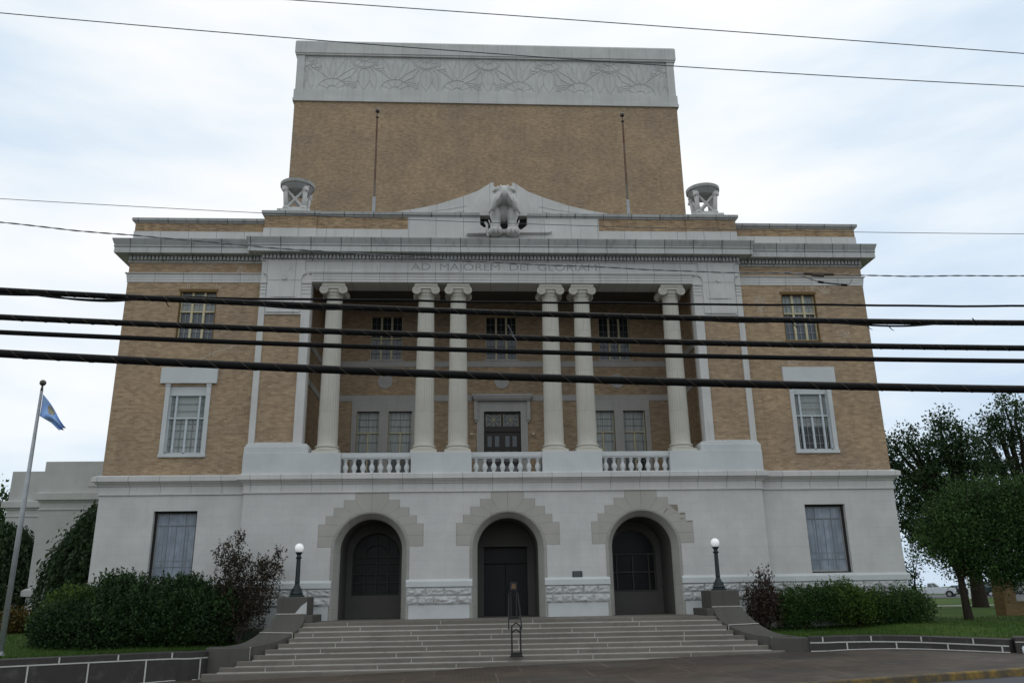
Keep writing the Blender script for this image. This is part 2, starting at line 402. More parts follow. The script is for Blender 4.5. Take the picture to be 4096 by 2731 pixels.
SC.view_settings.view_transform = 'Standard'; SC.view_settings.look = 'None'; SC.view_settings.exposure = 0; SC.view_settings.gamma = 1
SC.cycles.max_bounces = 8; SC.cycles.use_denoising = True

# ================================================================== GROUND
def zs(x):                                  # pavement height: the street climbs to the right
    x = max(-22, min(22, x)); return .33+.025*x-.0003*x*x
FRONT = [(-60,-24),(-18,-8.2),(-15.5,-6.2),(-13.6,-5.0),(-12,-4.2),(-11,-3.7),(-10.3,-3.35),(-9.7,-3.2),(-9.3,-3.3),(-9.0,-2.95),(-8.3,-2.95),(-7.75,-2.6),(-7.3,-1.9),(-6.6,-.6),
         (6.6,-.6),(7.3,-1.9),(7.75,-2.6),(8.1,-3.1),(8.6,-3.7),(9.2,-3.85),(10,-3.8),(11,-4.1),(11.6,-4.6),(12.3,-5.6),(12.9,-6.8),(14.2,-7.2),(60,-9)]
def front(x):
    for (a,b),(c,d) in zip(FRONT, FRONT[1:]):
        if a <= x <= c: return b+(d-b)*(x-a)/(c-a)
    return FRONT[0][1] if x < 0 else FRONT[-1][1]
def zl(x, y):                               # lawn height
    t = max(0, min(1, (y-front(x))/7)); t = t*t*(3-2*t)
    base = .80 if x < 0 else .86
    h = base+(1.13-base)*t
    if y > 20: h -= .2*min(1,(y-20)/40)
    return h+.03*noise.noise((x*.4,y*.4,0))*(1 if y < 60 else 0)
xs = sorted(set([-900,-400,-200,-120,-80]+[-60+i*2 for i in range(20)]+[-22+i*.5 for i in range(90)]+[24+i*3 for i in range(24)]+[120,200,400,900]))
ts = [.0,.3,.8,1.5,2.2,3,4,5,6,7,9,12,16,20,26,34,44,60,80,110,160,260,500,1500]
m = M(); vs = []
for x in xs:
    for t in ts:
        y = front(max(-60,min(60,x)))+t-.05; vs.append((x,y,zl(max(-60,min(60,x)),y) if t < 60 else .93))
fs = []; n = len(ts)
for i in range(len(xs)-1):
    for j in range(n-1): fs.append((i*n+j,(i+1)*n+j,(i+1)*n+j+1,i*n+j+1))
m.add(vs, fs).build('lawn', 'lawn', kind='structure', smooth=True)
def curb_y(x): return -12.45+.165*max(-40,min(30,x))
gx = [-120,-60,-40]+[-30+i*1.0 for i in range(61)]+[40,60,120]
m = M(); vs = []
for x in gx:
    c = curb_y(x); z = zs(x)
    vs += [(x,c+.16,z),(x,c+4,z),(x,0.5,z)]
m.add(vs, [(i*3+j,(i+1)*3+j,(i+1)*3+j+1,i*3+j+1) for i in range(len(gx)-1) for j in range(2)]).build('sidewalk','sidewalk',kind='structure',smooth=True)
m = M(); vs = []
for x in gx:
    c = curb_y(x); z = zs(x)-.15; q = z
    vs += [(x,-40,q),(x,-20,q),(x,c+.02,z)]
m.add(vs, [(i*3+j,(i+1)*3+j,(i+1)*3+j+1,i*3+j+1) for i in range(len(gx)-1) for j in range(2)]).build('road','asphalt',kind='structure',smooth=True)
m = M(); m.poly([(-900,-900,-.6),(900,-900,-.6),(900,-38,-.6),(-900,-38,-.6)]).build('ground','asphalt',kind='structure')
m = M(); vs = []
for x in gx:
    c = curb_y(x); z = zs(x); vs += [(x,c,z-.3),(x,c+.015,z-.02),(x,c+.04,z+.004),(x,c+.17,z+.004),(x,c+.17,z-.3)]
m.add(vs, [(i*5+j,(i+1)*5+j,(i+1)*5+j+1,i*5+j+1) for i in range(len(gx)-1) for j in range(4)]).build('curb','curb_paint',kind='structure')
M().poly([(24,20.5,1.14),(60,24,1.08),(60,25.6,1.07),(24,22.1,1.14)]).build('walkway','pale_path',kind='structure')
M().poly([(25,66,.97),(140,66,.97),(140,96,.97),(25,96,.97)]).build('far_street','asphalt',kind='structure')

# ================================================================== TEMPLE
B = thing('temple_building', (0,0,0), 'large tan brick temple with white stone base, columned loggia and three arched entrances', 'building')
WX, WY, PX = 14.13, .25, 9.15
AX = [-4.73, 0.0, 4.73]; AR, AI, ZC, Z0 = 1.30, 1.06, 3.76, 1.5
# --- lower storey
m = M()
hw = [(-12.22,-10.74,2.86,5.17),(10.74,12.22,2.80,5.18)]
m.wall(-WX,-PX,.7,6.2,WY,[hw[0]],.34); m.wall(PX,WX,.7,6.2,WY,[hw[1]],.34)
m.poly([(-PX,WY,.7),(-PX,0,.7),(-PX,0,6.2),(-PX,WY,6.2)]); m.poly([(PX,0,.7),(PX,WY,.7),(PX,WY,6.2),(PX,0,6.2)])
m.poly([(-WX,19,.7),(-WX,WY,.7),(-WX,WY,6.2),(-WX,19,6.2)]); m.poly([(WX,WY,.7),(WX,19,.7),(WX,19,6.2),(WX,WY,6.2)])
edges = [-PX]+[v for a in AX for v in (a-AR,a+AR)]+[PX]
for i in range(0,len(edges),2): m.poly([(edges[i],0,1.3),(edges[i+1],0,1.3),(edges[i+1],0,6.2),(edges[i],0,6.2)])
N = 32
for a in AX:
    for i in range(N):
        t0,t1 = pi-pi*i/N, pi-pi*(i+1)/N
        p,q = (a+AR*math.cos(t0),ZC+AR*math.sin(t0)),(a+AR*math.cos(t1),ZC+AR*math.sin(t1))
        m.poly([(p[0],0,p[1]),(q[0],0,q[1]),(q[0],0,6.2),(p[0],0,6.2)])
m.build('painted_wall','white_paint',B)
FP = [(-WX,19),(-WX,WY),(-PX,WY),(-PX,0),(PX,0),(PX,WY),(WX,WY),(WX,19)]
M().sweep(FP,[(-.05,6.02),(.06,6.02),(.08,6.06),(.17,6.13),(.17,6.16),(.24,6.17),(.24,6.33),(.05,6.40),(-.05,6.40)]).build('belt_course','white_trim',B)
M().sweep(FP,[(-.03,5.76),(.022,5.76),(.022,6.02),(-.03,6.02)]).build('frieze_band','white_trim',B)
M().sweep(FP,[(-.03,5.715),(.055,5.715),(.055,5.745),(.02,5.76),(-.03,5.76)]).build('string_course','white_paint',B)
# water table and rock-faced base
WT = [(-.05,2.53),(.09,2.53),(.09,2.70),(.02,2.78),(-.05,2.78)]
segs = [[(-WX,19),(-WX,WY),(-PX,WY),(-PX,0),(AX[0]-AR+.03,0)],[(AX[0]+AR-.06,0),(AX[1]-AR+.06,0)],[(AX[1]+AR-.06,0),(AX[2]-AR+.06,0)],[(AX[2]+AR-.03,0),(PX,0),(PX,WY),(WX,WY),(WX,19)]]
for s_ in segs: M().sweep(s_, WT).build('water_table','white_fresh',B)
def rockblock(x0,x1,z0,z1,Y,amp,sd):
    nx,nz = max(2,int((x1-x0)/.028)),10; vs=[]
    for i in range(nx+1):
        for j in range(nz+1):
            u,w = i/nx,j/nz; x = x0+(x1-x0)*u; z = z0+(z1-z0)*w
            e = min(1,min(u*(x1-x0),(1-u)*(x1-x0),w*(z1-z0),(1-w)*(z1-z0))/.05)
            h = amp*e*(.2+1.2*abs(noise.noise((x*3.5+sd,z*6,sd)))+.9*abs(noise.noise((x*8+sd,z*13,sd)))+.35*noise.noise((x*19,z*23,sd)))
            vs.append((x,Y-h,z))
    rk.add(vs,[(i*(nz+1)+j,(i+1)*(nz+1)+j,(i+1)*(nz+1)+j+1,i*(nz+1)+j+1) for i in range(nx) for j in range(nz)])
for x0,x1,Y in [(-WX,-PX,WY),(-PX,AX[0]-AR+.03,0),(AX[0]+AR-.05,AX[1]-AR+.05,0),(AX[1]+AR-.05,AX[2]-AR+.05,0),(AX[2]+AR-.03,PX,0),(PX,WX,WY)]:
    wing = Y > 0; rk = M(); sm_ = M()
    rows = [(2.24,2.515),(1.95,2.225)]+([(1.66,1.935),(1.37,1.645)] if wing else [])
    for ri,(z0,z1) in enumerate(rows):
        x = x0; first = True
        while x < x1-.05:
            w = random.uniform(.45,.8)*(.55 if first and ri%2 else 1); first = False
            e = x+w
            if x1-e < .35: e = x1
            rockblock(x+.007,e-.007,z0,z1,Y-.015,.085,ri*7+x); x = e
    sm_.box(x0,x1,Y-.012,Y+.2,(.7 if wing else 1.3),1.36 if wing else 1.94)
    sm_.box(x0+.01,x1-.01,Y-.006,Y+.1,1.3,2.53)
    sm_.build('plinth','white_fresh',B); rk.build('rock_faced_course','rock_stone',B,smooth=True)
# arches
def arc(a, r, y, zc=ZC, z0=Z0, n=N):
    return [(a-r,y,z0)]+[(a+r*math.cos(pi-pi*i/n),y,zc+r*math.sin(pi-pi*i/n)) for i in range(n+1)]+[(a+r,y,z0)]
def band(m, A, C):
    k = len(A); m.add(A+C,[(i+1,i,i+k,i+1+k) for i in range(k-1)])
STEP = [(.58,1.97),(.58,1.70),(.965,1.70),(.965,1.44),(1.30,1.44),(1.30,1.16),(1.56,1.16),(1.56,.88),(1.80,.88),(1.80,.12)]
for ai,a in enumerate(AX):
    m = M(); band(m, arc(a,AR+.035,-.012), arc(a,AR,-.035)); band(m, arc(a,AR,-.035), arc(a,AR-.06,-.02)); band(m, arc(a,AR-.06,-.02), arc(a,AI+.05,.2)); band(m, arc(a,AI+.05,.2), arc(a,AI,.3))
    band(m, arc(a,AI,.3), arc(a,AI,.36)); band(m, arc(a,AR+.035,.02), arc(a,AR+.035,-.012))
    ar = m.build('arch_surround','arch_stone',B,smooth=False)
    m = M(); band(m, arc(a,AI,.36), arc(a,AI,2.2)); 
    m.poly([(a-AI,.3,Z0+.004),(a+AI,.3,Z0+.004),(a+AI,2.2,Z0+.004),(a-AI,2.2,Z0+.004)])
    m.box(a-1.3,a+1.3,2.6,2.7,1.2,5.2)
    if ai != 1:
        WR = .86
        w = arc(a,WR,2.05,3.62,2.27); o = arc(a,AI+.02,2.05)
        m.add(o+w,[(i,i+1,i+1+len(o),i+len(o)) for i in range(len(o)-1)]+[(len(o)-1,0,len(o),2*len(o)-1)])
        band(m, w, arc(a,WR,2.23,3.62,2.27)); m.poly([(a-WR,2.05,2.27),(a+WR,2.05,2.27),(a+WR,2.23,2.27),(a-WR,2.23,2.27)])
    else:
        o = arc(0,AI+.02,2.05); w = [(-.8,2.05,Z0)]+[(-.8,2.05,3.93)]*1+[(-.8+1.6*i/(N),2.05,3.93) for i in range(N)]+[(.8,2.05,3.93),(.8,2.05,Z0)]
        w = w[:1]+w[2:]; 
        m.add(o+w,[(i,i+1,i+1+len(o),i+len(o)) for i in range(len(o)-1)])
        m.poly([(-.8,2.05,3.93),(.8,2.05,3.93),(.8,2.5,3.93),(-.8,2.5,3.93)]); m.poly([(-.8,2.05,Z0),(-.8,2.05,3.93),(-.8,2.5,3.93),(-.8,2.5,Z0)]); m.poly([(.8,2.05,3.93),(.8,2.05,Z0),(.8,2.5,Z0),(.8,2.5,3.93)])
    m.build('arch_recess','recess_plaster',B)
    if ai != 1:
        m = M()
        if ai == 0: xx_,zz_ = (-.84,-.42,0,.42,.84),(2.29,2.72,3.02,3.40,3.62)
        else: xx_,zz_ = (-.83,-.60,0,.60,.83),(2.30,2.96,3.60)
        for x in xx_: m.box(a+x-.022,a+x+.022,2.13,2.18,2.27,3.62+math.sqrt(max(0,WR*WR-x*x))-.01 if abs(x)<.8 and ai == 0 else 3.62)
        for z in zz_: m.box(a-WR,a+WR,2.122,2.185,z-.02,z+.02)
        m.tube([(a+.84*math.cos(pi*i/24),2.15,3.62+.84*math.sin(pi*i/24)) for i in range(25)],.03,6)
        if ai == 0: m.tube([(a+.42*math.cos(pi*i/24),2.15,3.62+.42*math.sin(pi*i/24)) for i in range(25)],.02,6)
        f = m.build('arch_window','sash_dark' if ai == 0 else 'sash_grey',B)
        p = arc(a,WR,2.20,3.62,2.27); M().poly(p[::-1]).build('pane','pane_black' if ai==2 else 'pane_dim',f)
    else:
        m = M(); m.box(-.8,-.01,2.38,2.5,Z0+.01,3.3); m.box(.01,.8,2.38,2.5,Z0+.01,3.3); m.box(-.8,.8,2.38,2.5,3.34,3.92)
        for x in (-.72,-.36,.06,.42):
            for z0,z1 in ((1.7,2.35),(2.5,3.15)): m.box(x,x+.28,2.365,2.381,z0,z1)
        d = m.build('entrance_door','dark_door',B)
        M().lathe(.08,2.35,[(.012,2.35),(.02,2.36),(.02,2.62),(.012,2.63)],8).build('door_pull','bronze_plate',d)
    # stepped voussoirs
    bk = M(); st = M()
    for s in (-1,1):
        pts = []
        angs = [R(5.2),R(21),R(38),R(53),R(65),R(76.5),R(90)]
        outer = [[(1.80,.12),(1.80,.47)],[(1.80,.47),(1.80,.88),(1.56,.88)],[(1.56,.88),(1.56,1.16),(1.30,1.16)],[(1.30,1.16),(1.30,1.44),(.965,1.44)],[(.965,1.44),(.965,1.70),(.58,1.70)],[(.58,1.70),(.58,1.955),(0,1.955)]]
        for k,oq in enumerate(outer):
            a0,a1 = angs[k],angs[k+1]; inn = [(1.335*math.cos(a0+(a1-a0)*i/5),1.335*math.sin(a0+(a1-a0)*i/5)) for i in range(6)]
            pol = oq+inn[::-1]
            cx,cz = sum(p[0] for p in pol)/len(pol),sum(p[1] for p in pol)/len(pol)
            sh = [(p[0]+(cx-p[0])*.022,p[1]+(cz-p[1])*.022) for p in pol]
            P2 = [(a+s*p[0],ZC+p[1]) for p in sh]; Q2 = [(a+s*p[0],ZC+p[1]) for p in pol]
            if s < 0: P2 = P2[::-1]; Q2 = Q2[::-1]
            st.prism(P2,-.011,.01); bk.prism(Q2,-.005,.01)
    v = st.build('voussoirs','voussoir_stone',B)
    if ai == 2:
        for P2 in ([(.99,1.44),(1.25,1.20),(1.32,1.22),(1.29,1.43),(1.12,1.44)],[(1.36,1.08),(1.55,1.09),(1.55,1.15),(1.38,1.15)],[(1.36,.92),(1.50,.93),(1.49,.98),(1.37,.97)],[(1.60,.82),(1.79,.83),(1.79,.87),(1.61,.87)],[(.80,1.12),(.96,1.28),(.92,1.33),(.77,1.16)]):
            M().prism([(a+x,ZC+z) for x,z in P2],-.014,.0).build('spalled_patch','spall_brown',v)
    bk.build('mortar','joint_dark',v)
m = M(); m.box(2.2,2.54,-.03,.01,2.755,2.975)
pl = m.build('plaque','bronze_plate',B,bevel=.008); m = M()
for i in range(5): m.box(2.24,2.50-.03*(i%2),-.033,-.028,2.93-i*.036,2.94-i*.036)
m.build('plaque_lines','muntin_dark',pl)
# --- lower wing windows: leaded glass behind protective sheets
for a,b,c,e in hw:
    m = M(); F = .10
    m.box(a,a+F,WY+.22,WY+.30,c,e); m.box(b-F,b,WY+.22,WY+.30,c,e); m.box(a+F,b-F,WY+.22,WY+.30,e-F,e); m.box(a+F,b-F,WY+.22,WY+.30,c,c+F)
    f = m.build('leaded_window','muntin_pale',B)
    m = M(); D = .075
    m.box(a-.01,a+D,WY+.16,WY+.225,c,e); m.box(b-D,b+.01,WY+.16,WY+.225,c,e); m.box(a+D,b-D,WY+.16,WY+.225,e-D,e+.01); m.box(a+D,b-D,WY+.16,WY+.225,c-.01,c+D*.6); m.build('gap_shade','shade_dark',f)  # dark strips painted for the shadowed gap around the glazing
    M().poly([(a,WY+.27,c),(b,WY+.27,c),(b,WY+.27,e),(a,WY+.27,e)]).build('pane','leaded_glass',f)
    m = M(); w = b-a; h = e-c
    for u in (.22,.5,.78): m.box(a+w*u-.006,a+w*u+.006,WY+.262,WY+.268,c+h*.1,e-h*.22)
    m.box(a+w*.1,b-w*.1,WY+.262,WY+.268,c+h*.28,c+h*.285); m.box(a+w*.1,b-w*.1,WY+.262,WY+.268,e-h*.22,e-h*.215)
    m.build('leading','muntin_dark',f)
    m = M()
    for u in (.30,.70): m.box(a+w*u-.012,a+w*u+.012,WY+.245,WY+.265,c+.06,e-.06)
    for u in (.20,.80): m.box(a+.06,b-.06,WY+.247,WY+.263,c+h*u-.010,c+h*u+.010)
    m.build('glazing_bar','bar_grey',f)
# --- brick wings above the belt
mid = [(-12.12,-10.82,7.15,9.62),(10.82,12.12,7.15,9.62)]; up = [(-12.13,-10.81,11.37,13.30),(10.81,12.13,11.37,13.30)]
for s in (0,1):
    x0,x1 = (-WX,-PX) if s == 0 else (PX,WX)
    m = M().wall(x0,x1,6.2,14.6,WY,[mid[s],up[s]],.24)
    if s == 0: m.poly([(-WX,19,6.2),(-WX,WY,6.2),(-WX,WY,14.6),(-WX,19,14.6)])
    else: m.poly([(WX,WY,6.2),(WX,19,6.2),(WX,19,14.6),(WX,WY,14.6)])
    m.build('brick_wall','buff_brick',B)
for s in (0,1):                              # middle windows
    a,b,c,e = mid[s]; cx = (a+b)/2
    m = M(); m.box(a-.005,a+.05,WY+.10,WY+.2,c,9.27); m.box(b-.05,b+.005,WY+.10,WY+.2,c,9.27)
    for u in (.185,.815): m.box(a+(b-a)*u-.035,a+(b-a)*u+.035,WY+.09,WY+.19,c,9.27)
    m.box(cx-.035,cx+.035,WY+.10,WY+.19,c,8.44); m.box(a,b,WY+.08,WY+.2,8.42,8.47); m.box(a,b,WY+.10,WY+.2,c,c+.06)
    w_ = m.build('window','sash_white',B)
    for xx in (a-.16,b-.015):
        m = M(); m.box(xx+.01,xx+.165,WY-.05,WY+.12,c,9.62); m.box(xx,xx+.175,WY-.065,WY+.05,9.60,9.70); m.box(xx+.006,xx+.169,WY-.058,WY+.05,9.32,9.35)
        m.build('pilaster','white_fresh',w_)
    M().box(cx-1.0,cx+1.0,WY-.11,WY+.02,9.70,10.29).build('lintel','white_fresh',w_)
    M().box(a+.005,b-.005,WY+.06,WY+.25,9.27,9.70).build('header_panel','white_fresh',w_)
    M().box(a-.17,b+.17,WY-.08,WY+.1,7.03,7.15).build('sill','white_fresh',w_)
    if s == 0:
        M().poly([(a,WY+.18,c),(b,WY+.18,c),(b,WY+.18,9.27),(a,WY+.18,9.27)]).build('blind','blind',w_)
    else:
        M().poly([(a,WY+.18,8.07),(b,WY+.18,8.07),(b,WY+.18,9.27),(a,WY+.18,9.27)]).build('blind','pane_curtain',w_)
        M().poly([(a,WY+.181,c),(b,WY+.181,c),(b,WY+.181,8.07),(a,WY+.181,8.07)]).build('pane','pane_dark',w_)
    m = M()
    for z in (7.42,7.72,8.02,8.26,8.72,8.98): m.box(a,b,WY+.15,WY+.165,z-.006,z+.006)
    for u in (.10,.34,.66,.90): m.box(a+(b-a)*u-.008,a+(b-a)*u+.008,WY+.148,WY+.163,c,9.27 if u in (.1,.9) else 8.42)
    m.build('muntin','muntin_dark' if s == 0 else 'muntin_pale',w_)
for s in (0,1):                              # upper windows
    a,b,c,e = up[s]; w = b-a
    m = M(); m.box(a,a+.05,WY+.12,WY+.2,c,e); m.box(b-.05,b,WY+.12,WY+.2,c,e); m.box(a,b,WY+.10,WY+.2,12.46,12.51); m.box(a,b,WY+.12,WY+.2,c,c+.06)
    for u in (1/3,2/3): m.box(a+w*u-.04,a+w*u+.04,WY+.105,WY+.2,c,e)
    w_ = m.build('window','sash_yellow',B)
    m = M(); m.box(a-.05,b+.05,WY-.02,WY+.18,e-.055,e+.05); m.box(a-.02,a+.012,WY-.012,WY+.2,c,e-.055); m.box(b-.012,b+.02,WY-.012,WY+.2,c,e-.055)
    m.box(a-.05,b+.05,WY-.04,WY+.2,c-.06,c); m.build('rusty_lintel','sash_rust',w_)
    M().poly([(a,WY+.19,12.48),(b,WY+.19,12.48),(b,WY+.19,e),(a,WY+.19,e)]).build('curtain','pane_curtain',w_)
    M().poly([(a,WY+.191,c),(b,WY+.191,c),(b,WY+.191,12.48),(a,WY+.191,12.48)]).build('pane','pane_blue',w_)
    m = M()
    for u in (1/6,.5,5/6): m.box(a+w*u-.01,a+w*u+.01,WY+.16,WY+.18,c,e)
    for z in (11.72,12.05,12.8): m.box(a,b,WY+.158,WY+.178,z-.01,z+.01)
    m.build('muntin','muntin_pale',w_)
# pale repointed cracks zigzagging through the brick
def zig(x,z,dx,nst,Y,run=1):
    m = M()
    for i in range(nst):
        L = random.uniform(.1,.24)*run; m.box(x if dx>0 else x-L,x+L if dx>0 else x,Y-.004,Y+.01,z-.010,z+.010); x += L*(1 if dx>0 else -1)
        m.box(x-.009,x+.009,Y-.0045,Y+.01,z-.01,z+.085); z += .076
    m.build('repointed_mortar','mortar_light',B)
Y = WY
zig(-11.6,10.45,1,11,Y); zig(-11.85,14.05,1,5,Y); zig(10.75,10.42,-1,1,Y)
for x0,z0 in ((-9.95,14.0),(11.0,10.4),(9.9,12.9),(9.9,12.5),(12.6,13.3),(13.1,11.5)):
    m = M()
    for i in range(4):
        L = random.uniform(.25,.6)*(1-.15*i); cx = x0+random.uniform(-.1,.1); m.box(cx-L/2,cx+L/2,Y-.004,Y+.01,z0+i*.076-.010,z0+i*.076+.010)
        for q in range(3):
            t = cx+random.uniform(-.5,.5)*L; m.box(t-.008,t+.008,Y-.0045,Y+.01,z0+i*.076,z0+i*.076+.075)
    m.build('repointed_mortar','mortar_light',B)
zig(11.3,10.95,-1,6,Y); zig(10.7,10.98,1,6,Y); zig(12.4,11.0,1,5,Y); zig(12.7,13.35,-1,4,Y)
for x in (-11.9,-11.83,-10.85,11.25,11.85,12.05,12.1):
    M().box(x-.010,x+.010,Y-.005,Y+.01,13.36,13.60).build('repointed_mortar','mortar_light',B)
# wing architrave bands
for s in (-1,1):
    pth = [(-WX,19),(-WX,WY),(-PX,WY)] if s < 0 else [(PX,WY),(WX,WY),(WX,19)]
    M().sweep(pth,[(-.03,13.62),(.02,13.62),(.02,13.72),(.032,13.722),(.032,13.82),(.045,13.822),(.045,13.91),(.10,13.95),(.10,13.975),(-.03,13.985)]).build('wing_architrave','white_trim',B)
# --- piers of the loggia
for s in (-1,1):
    X = lambda q: s*q
    def bx(m,a,b,*r): m.box(min(s*a,s*b),max(s*a,s*b),*r)
    m = M(); bx(m,8.93,PX,0,.5,7.4,14.45); bx(m,7.27,7.59,0,.5,7.4,14.45); bx(m,7.59,8.93,.003,.5,12.28,14.45); bx(m,7.59,8.93,.003,.5,7.4,7.50); bx(m,7.59,8.93,.3,.5,7.5,12.28)
    p = m.build('pier','white_trim',B)
    m = M(); bx(m,7.59,8.93,.06,.3,7.5,12.28); m.build('brick_panel','buff_brick',p)
    m = M(); bx(m,7.64,8.88,-.045,.01,12.36,13.62); bx(m,7.78,8.74,-.06,-.04,12.95,13.42); bx(m,7.92,8.60,-.075,-.055,12.95,13.27)
    hd = [(7.47,13.99),(7.47,13.88),(7.56,13.86),(7.62,13.78),(7.64,13.70),(7.66,13.62),(8.86,13.62),(8.88,13.70),(8.90,13.78),(8.96,13.86),(9.05,13.88),(9.05,13.99)]
    hd = [(s*x,z) for x,z in hd]; hd = hd if s > 0 else hd[::-1]; m.prism(hd,-.06,.01); bx(m,7.53,8.99,-.055,.01,13.99,14.42)
    m.build('tablet','white_trim',p)
    m = M(); m.lathe(0,0,[(.0,0),(.15,0),(.15,.02),(.10,.035),(0,.04)],20); cx = s*8.26
    q = M(); 
    def disc(cx,cz,r,y,t): q.prism([(cx+r*math.cos(2*pi*i/20),cz+r*math.sin(2*pi*i/20)) for i in range(20)],y-t,y)
    disc(cx,13.83,.055,-.06,.03); disc(cx,13.72,.11,-.06,.02); disc(cx,13.70,.07,-.08,.02); disc(cx,14.15,.2,-.055,.012)
    q.build('medallion','white_trim',p)
    for a,b in ((7.27,7.59),(8.93,PX)):
        m = M()
        for z in (13.52,13.38,13.26,13.12): bx(m,a-.004,b+.004,-.02,.01,z-.018,z+.018)
        bx(m,a-.01,b+.01,-.05,.01,13.5,13.56)
        m.build('pier_moulding','white_trim',p)
# --- pedestals and pier plinths
for a,b,full in [(-9.24,-5.86,1),(-3.40,-1.26,0),(1.26,3.40,0),(5.86,9.24,1)]:
    m = M(); m.box(a,b,-.15,1.0,6.3,7.10)
    if full:
        s = -1 if a < 0 else 1; q0,q1 = (min(s*9.235,s*7.02),max(s*9.235,s*7.02))
        m.box(q0,q1,-.12,.8,7.10,7.33); m.prism([(q0,7.33),(q1,7.33),(q1-.07,7.44),(q0+.07,7.44)],-.05,.8)
    m.build('pedestal','white_fresh',B,bevel=.012)
# --- balustrades
bal = M().lathe(0,0,[(.085,.0),(.085,.05),(.055,.07),(.065,.10),(.10,.18),(.105,.23),(.085,.30),(.052,.36),(.045,.40),(.06,.45),(.085,.49),(.085,.54)],14)
bt = None
for bi,(a,b) in enumerate([(-5.86,-3.40),(-1.26,1.26),(3.40,5.86)]):
    m = M(); m.box(a,b,-.04,.22,6.93,7.10); m.box(a,b,-.02,.2,6.88,6.93)
    r = m.build('balustrade','white_fresh',B,bevel=.01)
    M().box(a,b,-.04,.22,6.28,6.36).build('bottom_rail','white_fresh',r)
    for i in range(8):
        x = a+(b-a)*(i+.5)/8
        if bt is None:
            bt = bal.build('baluster','white_fresh',r,smooth=True); bt.location = (x,.09,6.355)
            for p in bt.data.polygons: p.use_smooth = True
        else: dup(bt,(x,.09,6.355),r)
# --- columns
def column_shaft():
    m = M(); n = 96; prof = []; vs = []
    H0,H1 = .33,5.98
    for j in range(15):
        t = j/14; z = H0+(H1-H0)*t; r = .36-.062*t**1.6; prof.append((r,z,1))
    prof = [(.385,H0-.03,0),(.375,H0,0),(.36,H0+.06,0)]+[(a,b+.08 if i==0 else b,c) for i,(a,b,c) in enumerate(prof)]+[(.297,H1+.02,0),(.325,H1+.05,0),(.325,H1+.09,0),(.30,H1+.1,0)]
    k = len(prof)
    for i in range(n):
        a = 2*pi*i/n; q = i%4
        for r,z,fl in prof:
            rr = r*(1-(.0 if q==0 else .05 if q in (1,3) else .068)*fl); vs.append((rr*math.cos(a),rr*math.sin(a),z))
    fs = [(i*k+j,((i+1)%n)*k+j,((i+1)%n)*k+j+1,i*k+j+1) for i in range(n) for j in range(k-1)]
    return m.add(vs,fs)
def spiral(m, cx, cz, s, y0, y1):            # one volute: a disc with a raised spiral fillet
    m.prism([(cx+.165*math.cos(2*pi*i/28),cz+.165*math.sin(2*pi*i/28)) for i in range(28)],y0,y1)
    pts = []
    for i in range(60):
        t = i/59; a = pi/2+s*2*pi*2.2*t; r = .150*(1-t)**.9+.018; pts.append((cx-0*s+r*math.cos(a),y0-.004,cz+r*math.sin(a)))
    m.tube(pts,[.018*(1-.4*i/59) for i in range(60)],6); m.ball((cx,y0-.005,cz),(.03,.02,.03),10,6)
XC = [-6.45,-2.98,-1.76,1.76,2.98,6.45]; col0 = None
for x in XC:
    if col0 is None:
        c_ = column_shaft().build('column','column_stone',B,smooth=True); c_.location = (x,.47,7.10); col0 = c_
        m = M(); m.box(-.47,.47,-.47,.47,.0,.11)
        m.lathe(0,0,[(.46,.11),(.475,.14),(.47,.18),(.43,.20),(.40,.215),(.40,.235),(.43,.25),(.44,.275),(.43,.30),(.39,.31)],40)
        bs = m.build('column_base','column_stone',None,smooth=False,bevel=.008); bs.parent = c_
        m = M(); zc_ = 6.20
        for y0,y1 in ((-.40,-.33),(.33,.40)):
            for s in (-1,1): spiral(m,s*.355,zc_,s,y0,y1)
            m.prism([(-.36,6.26),(.36,6.26),(.38,6.365),(-.38,6.365)],y0+.01,y1)
        for s in (-1,1):
            L = [(-.34,.15),(-.2,.12),(-.06,.105),(.06,.105),(.2,.12),(.34,.15)]
            m.tube([(s*.355,y,zc_) for y,_ in L],[r for _,r in L],16)
        m.lathe(0,0,[(.30,6.06),(.36,6.12),(.38,6.18),(.36,6.22)],32); m.box(-.30,.30,-.33,.33,6.2,6.36); m.box(-.45,.45,-.42,.42,6.365,6.40); m.box(-.42,.42,-.40,.40,6.40,6.47)
        cp = m.build('capital','column_stone',None); cp.parent = c_
    else: dup(col0,(x,.47,7.10),B)
# --- architrave, frieze, cornice
m = M(); m.box(-7.27,7.27,.02,.92,13.57,14.5)
m.box(-7.27,7.27,-.002,.3,13.58,13.68); m.box(-7.27,7.27,-.02,.3,13.68,13.79); m.box(-7.27,7.27,-.04,.3,13.79,13.89); m.box(-7.38,7.38,-.075,.3,13.89,13.93); m.box(-7.36,7.36,-.10,.3,13.93,13.965)
m.build('architrave','white_trim',B)
fz = M().box(-7.5,7.5,-.005,.3,13.965,14.47).build('frieze','white_trim',B)
cu = bpy.data.curves.new('inscription','FONT'); cu.body = 'AD  MAJOREM  DEI  GLORIAM'; cu.size = .40; cu.align_x = 'CENTER'; cu.space_character = 1.0; cu.extrude = .002; cu.offset = -.004
to = bpy.data.objects.new('inscription_curve',cu); COL.objects.link(to); bpy.context.view_layer.update()
me = bpy.data.meshes.new_from_object(to.evaluated_get(bpy.context.evaluated_depsgraph_get())); bpy.data.objects.remove(to)
xs_ = [v.co.x for v in me.vertices]; sc_ = 7.1/(max(xs_)-min(xs_)); mid_ = (max(xs_)+min(xs_))/2
for v in me.vertices: v.co = ((v.co.x-mid_)*sc_, -.007-v.co.z, 14.07+v.co.y*1.02)
me.materials.clear(); me.materials.append(MAT['engraved_shade']); io = bpy.data.objects.new('inscription',me); COL.objects.link(io); io.parent = fz
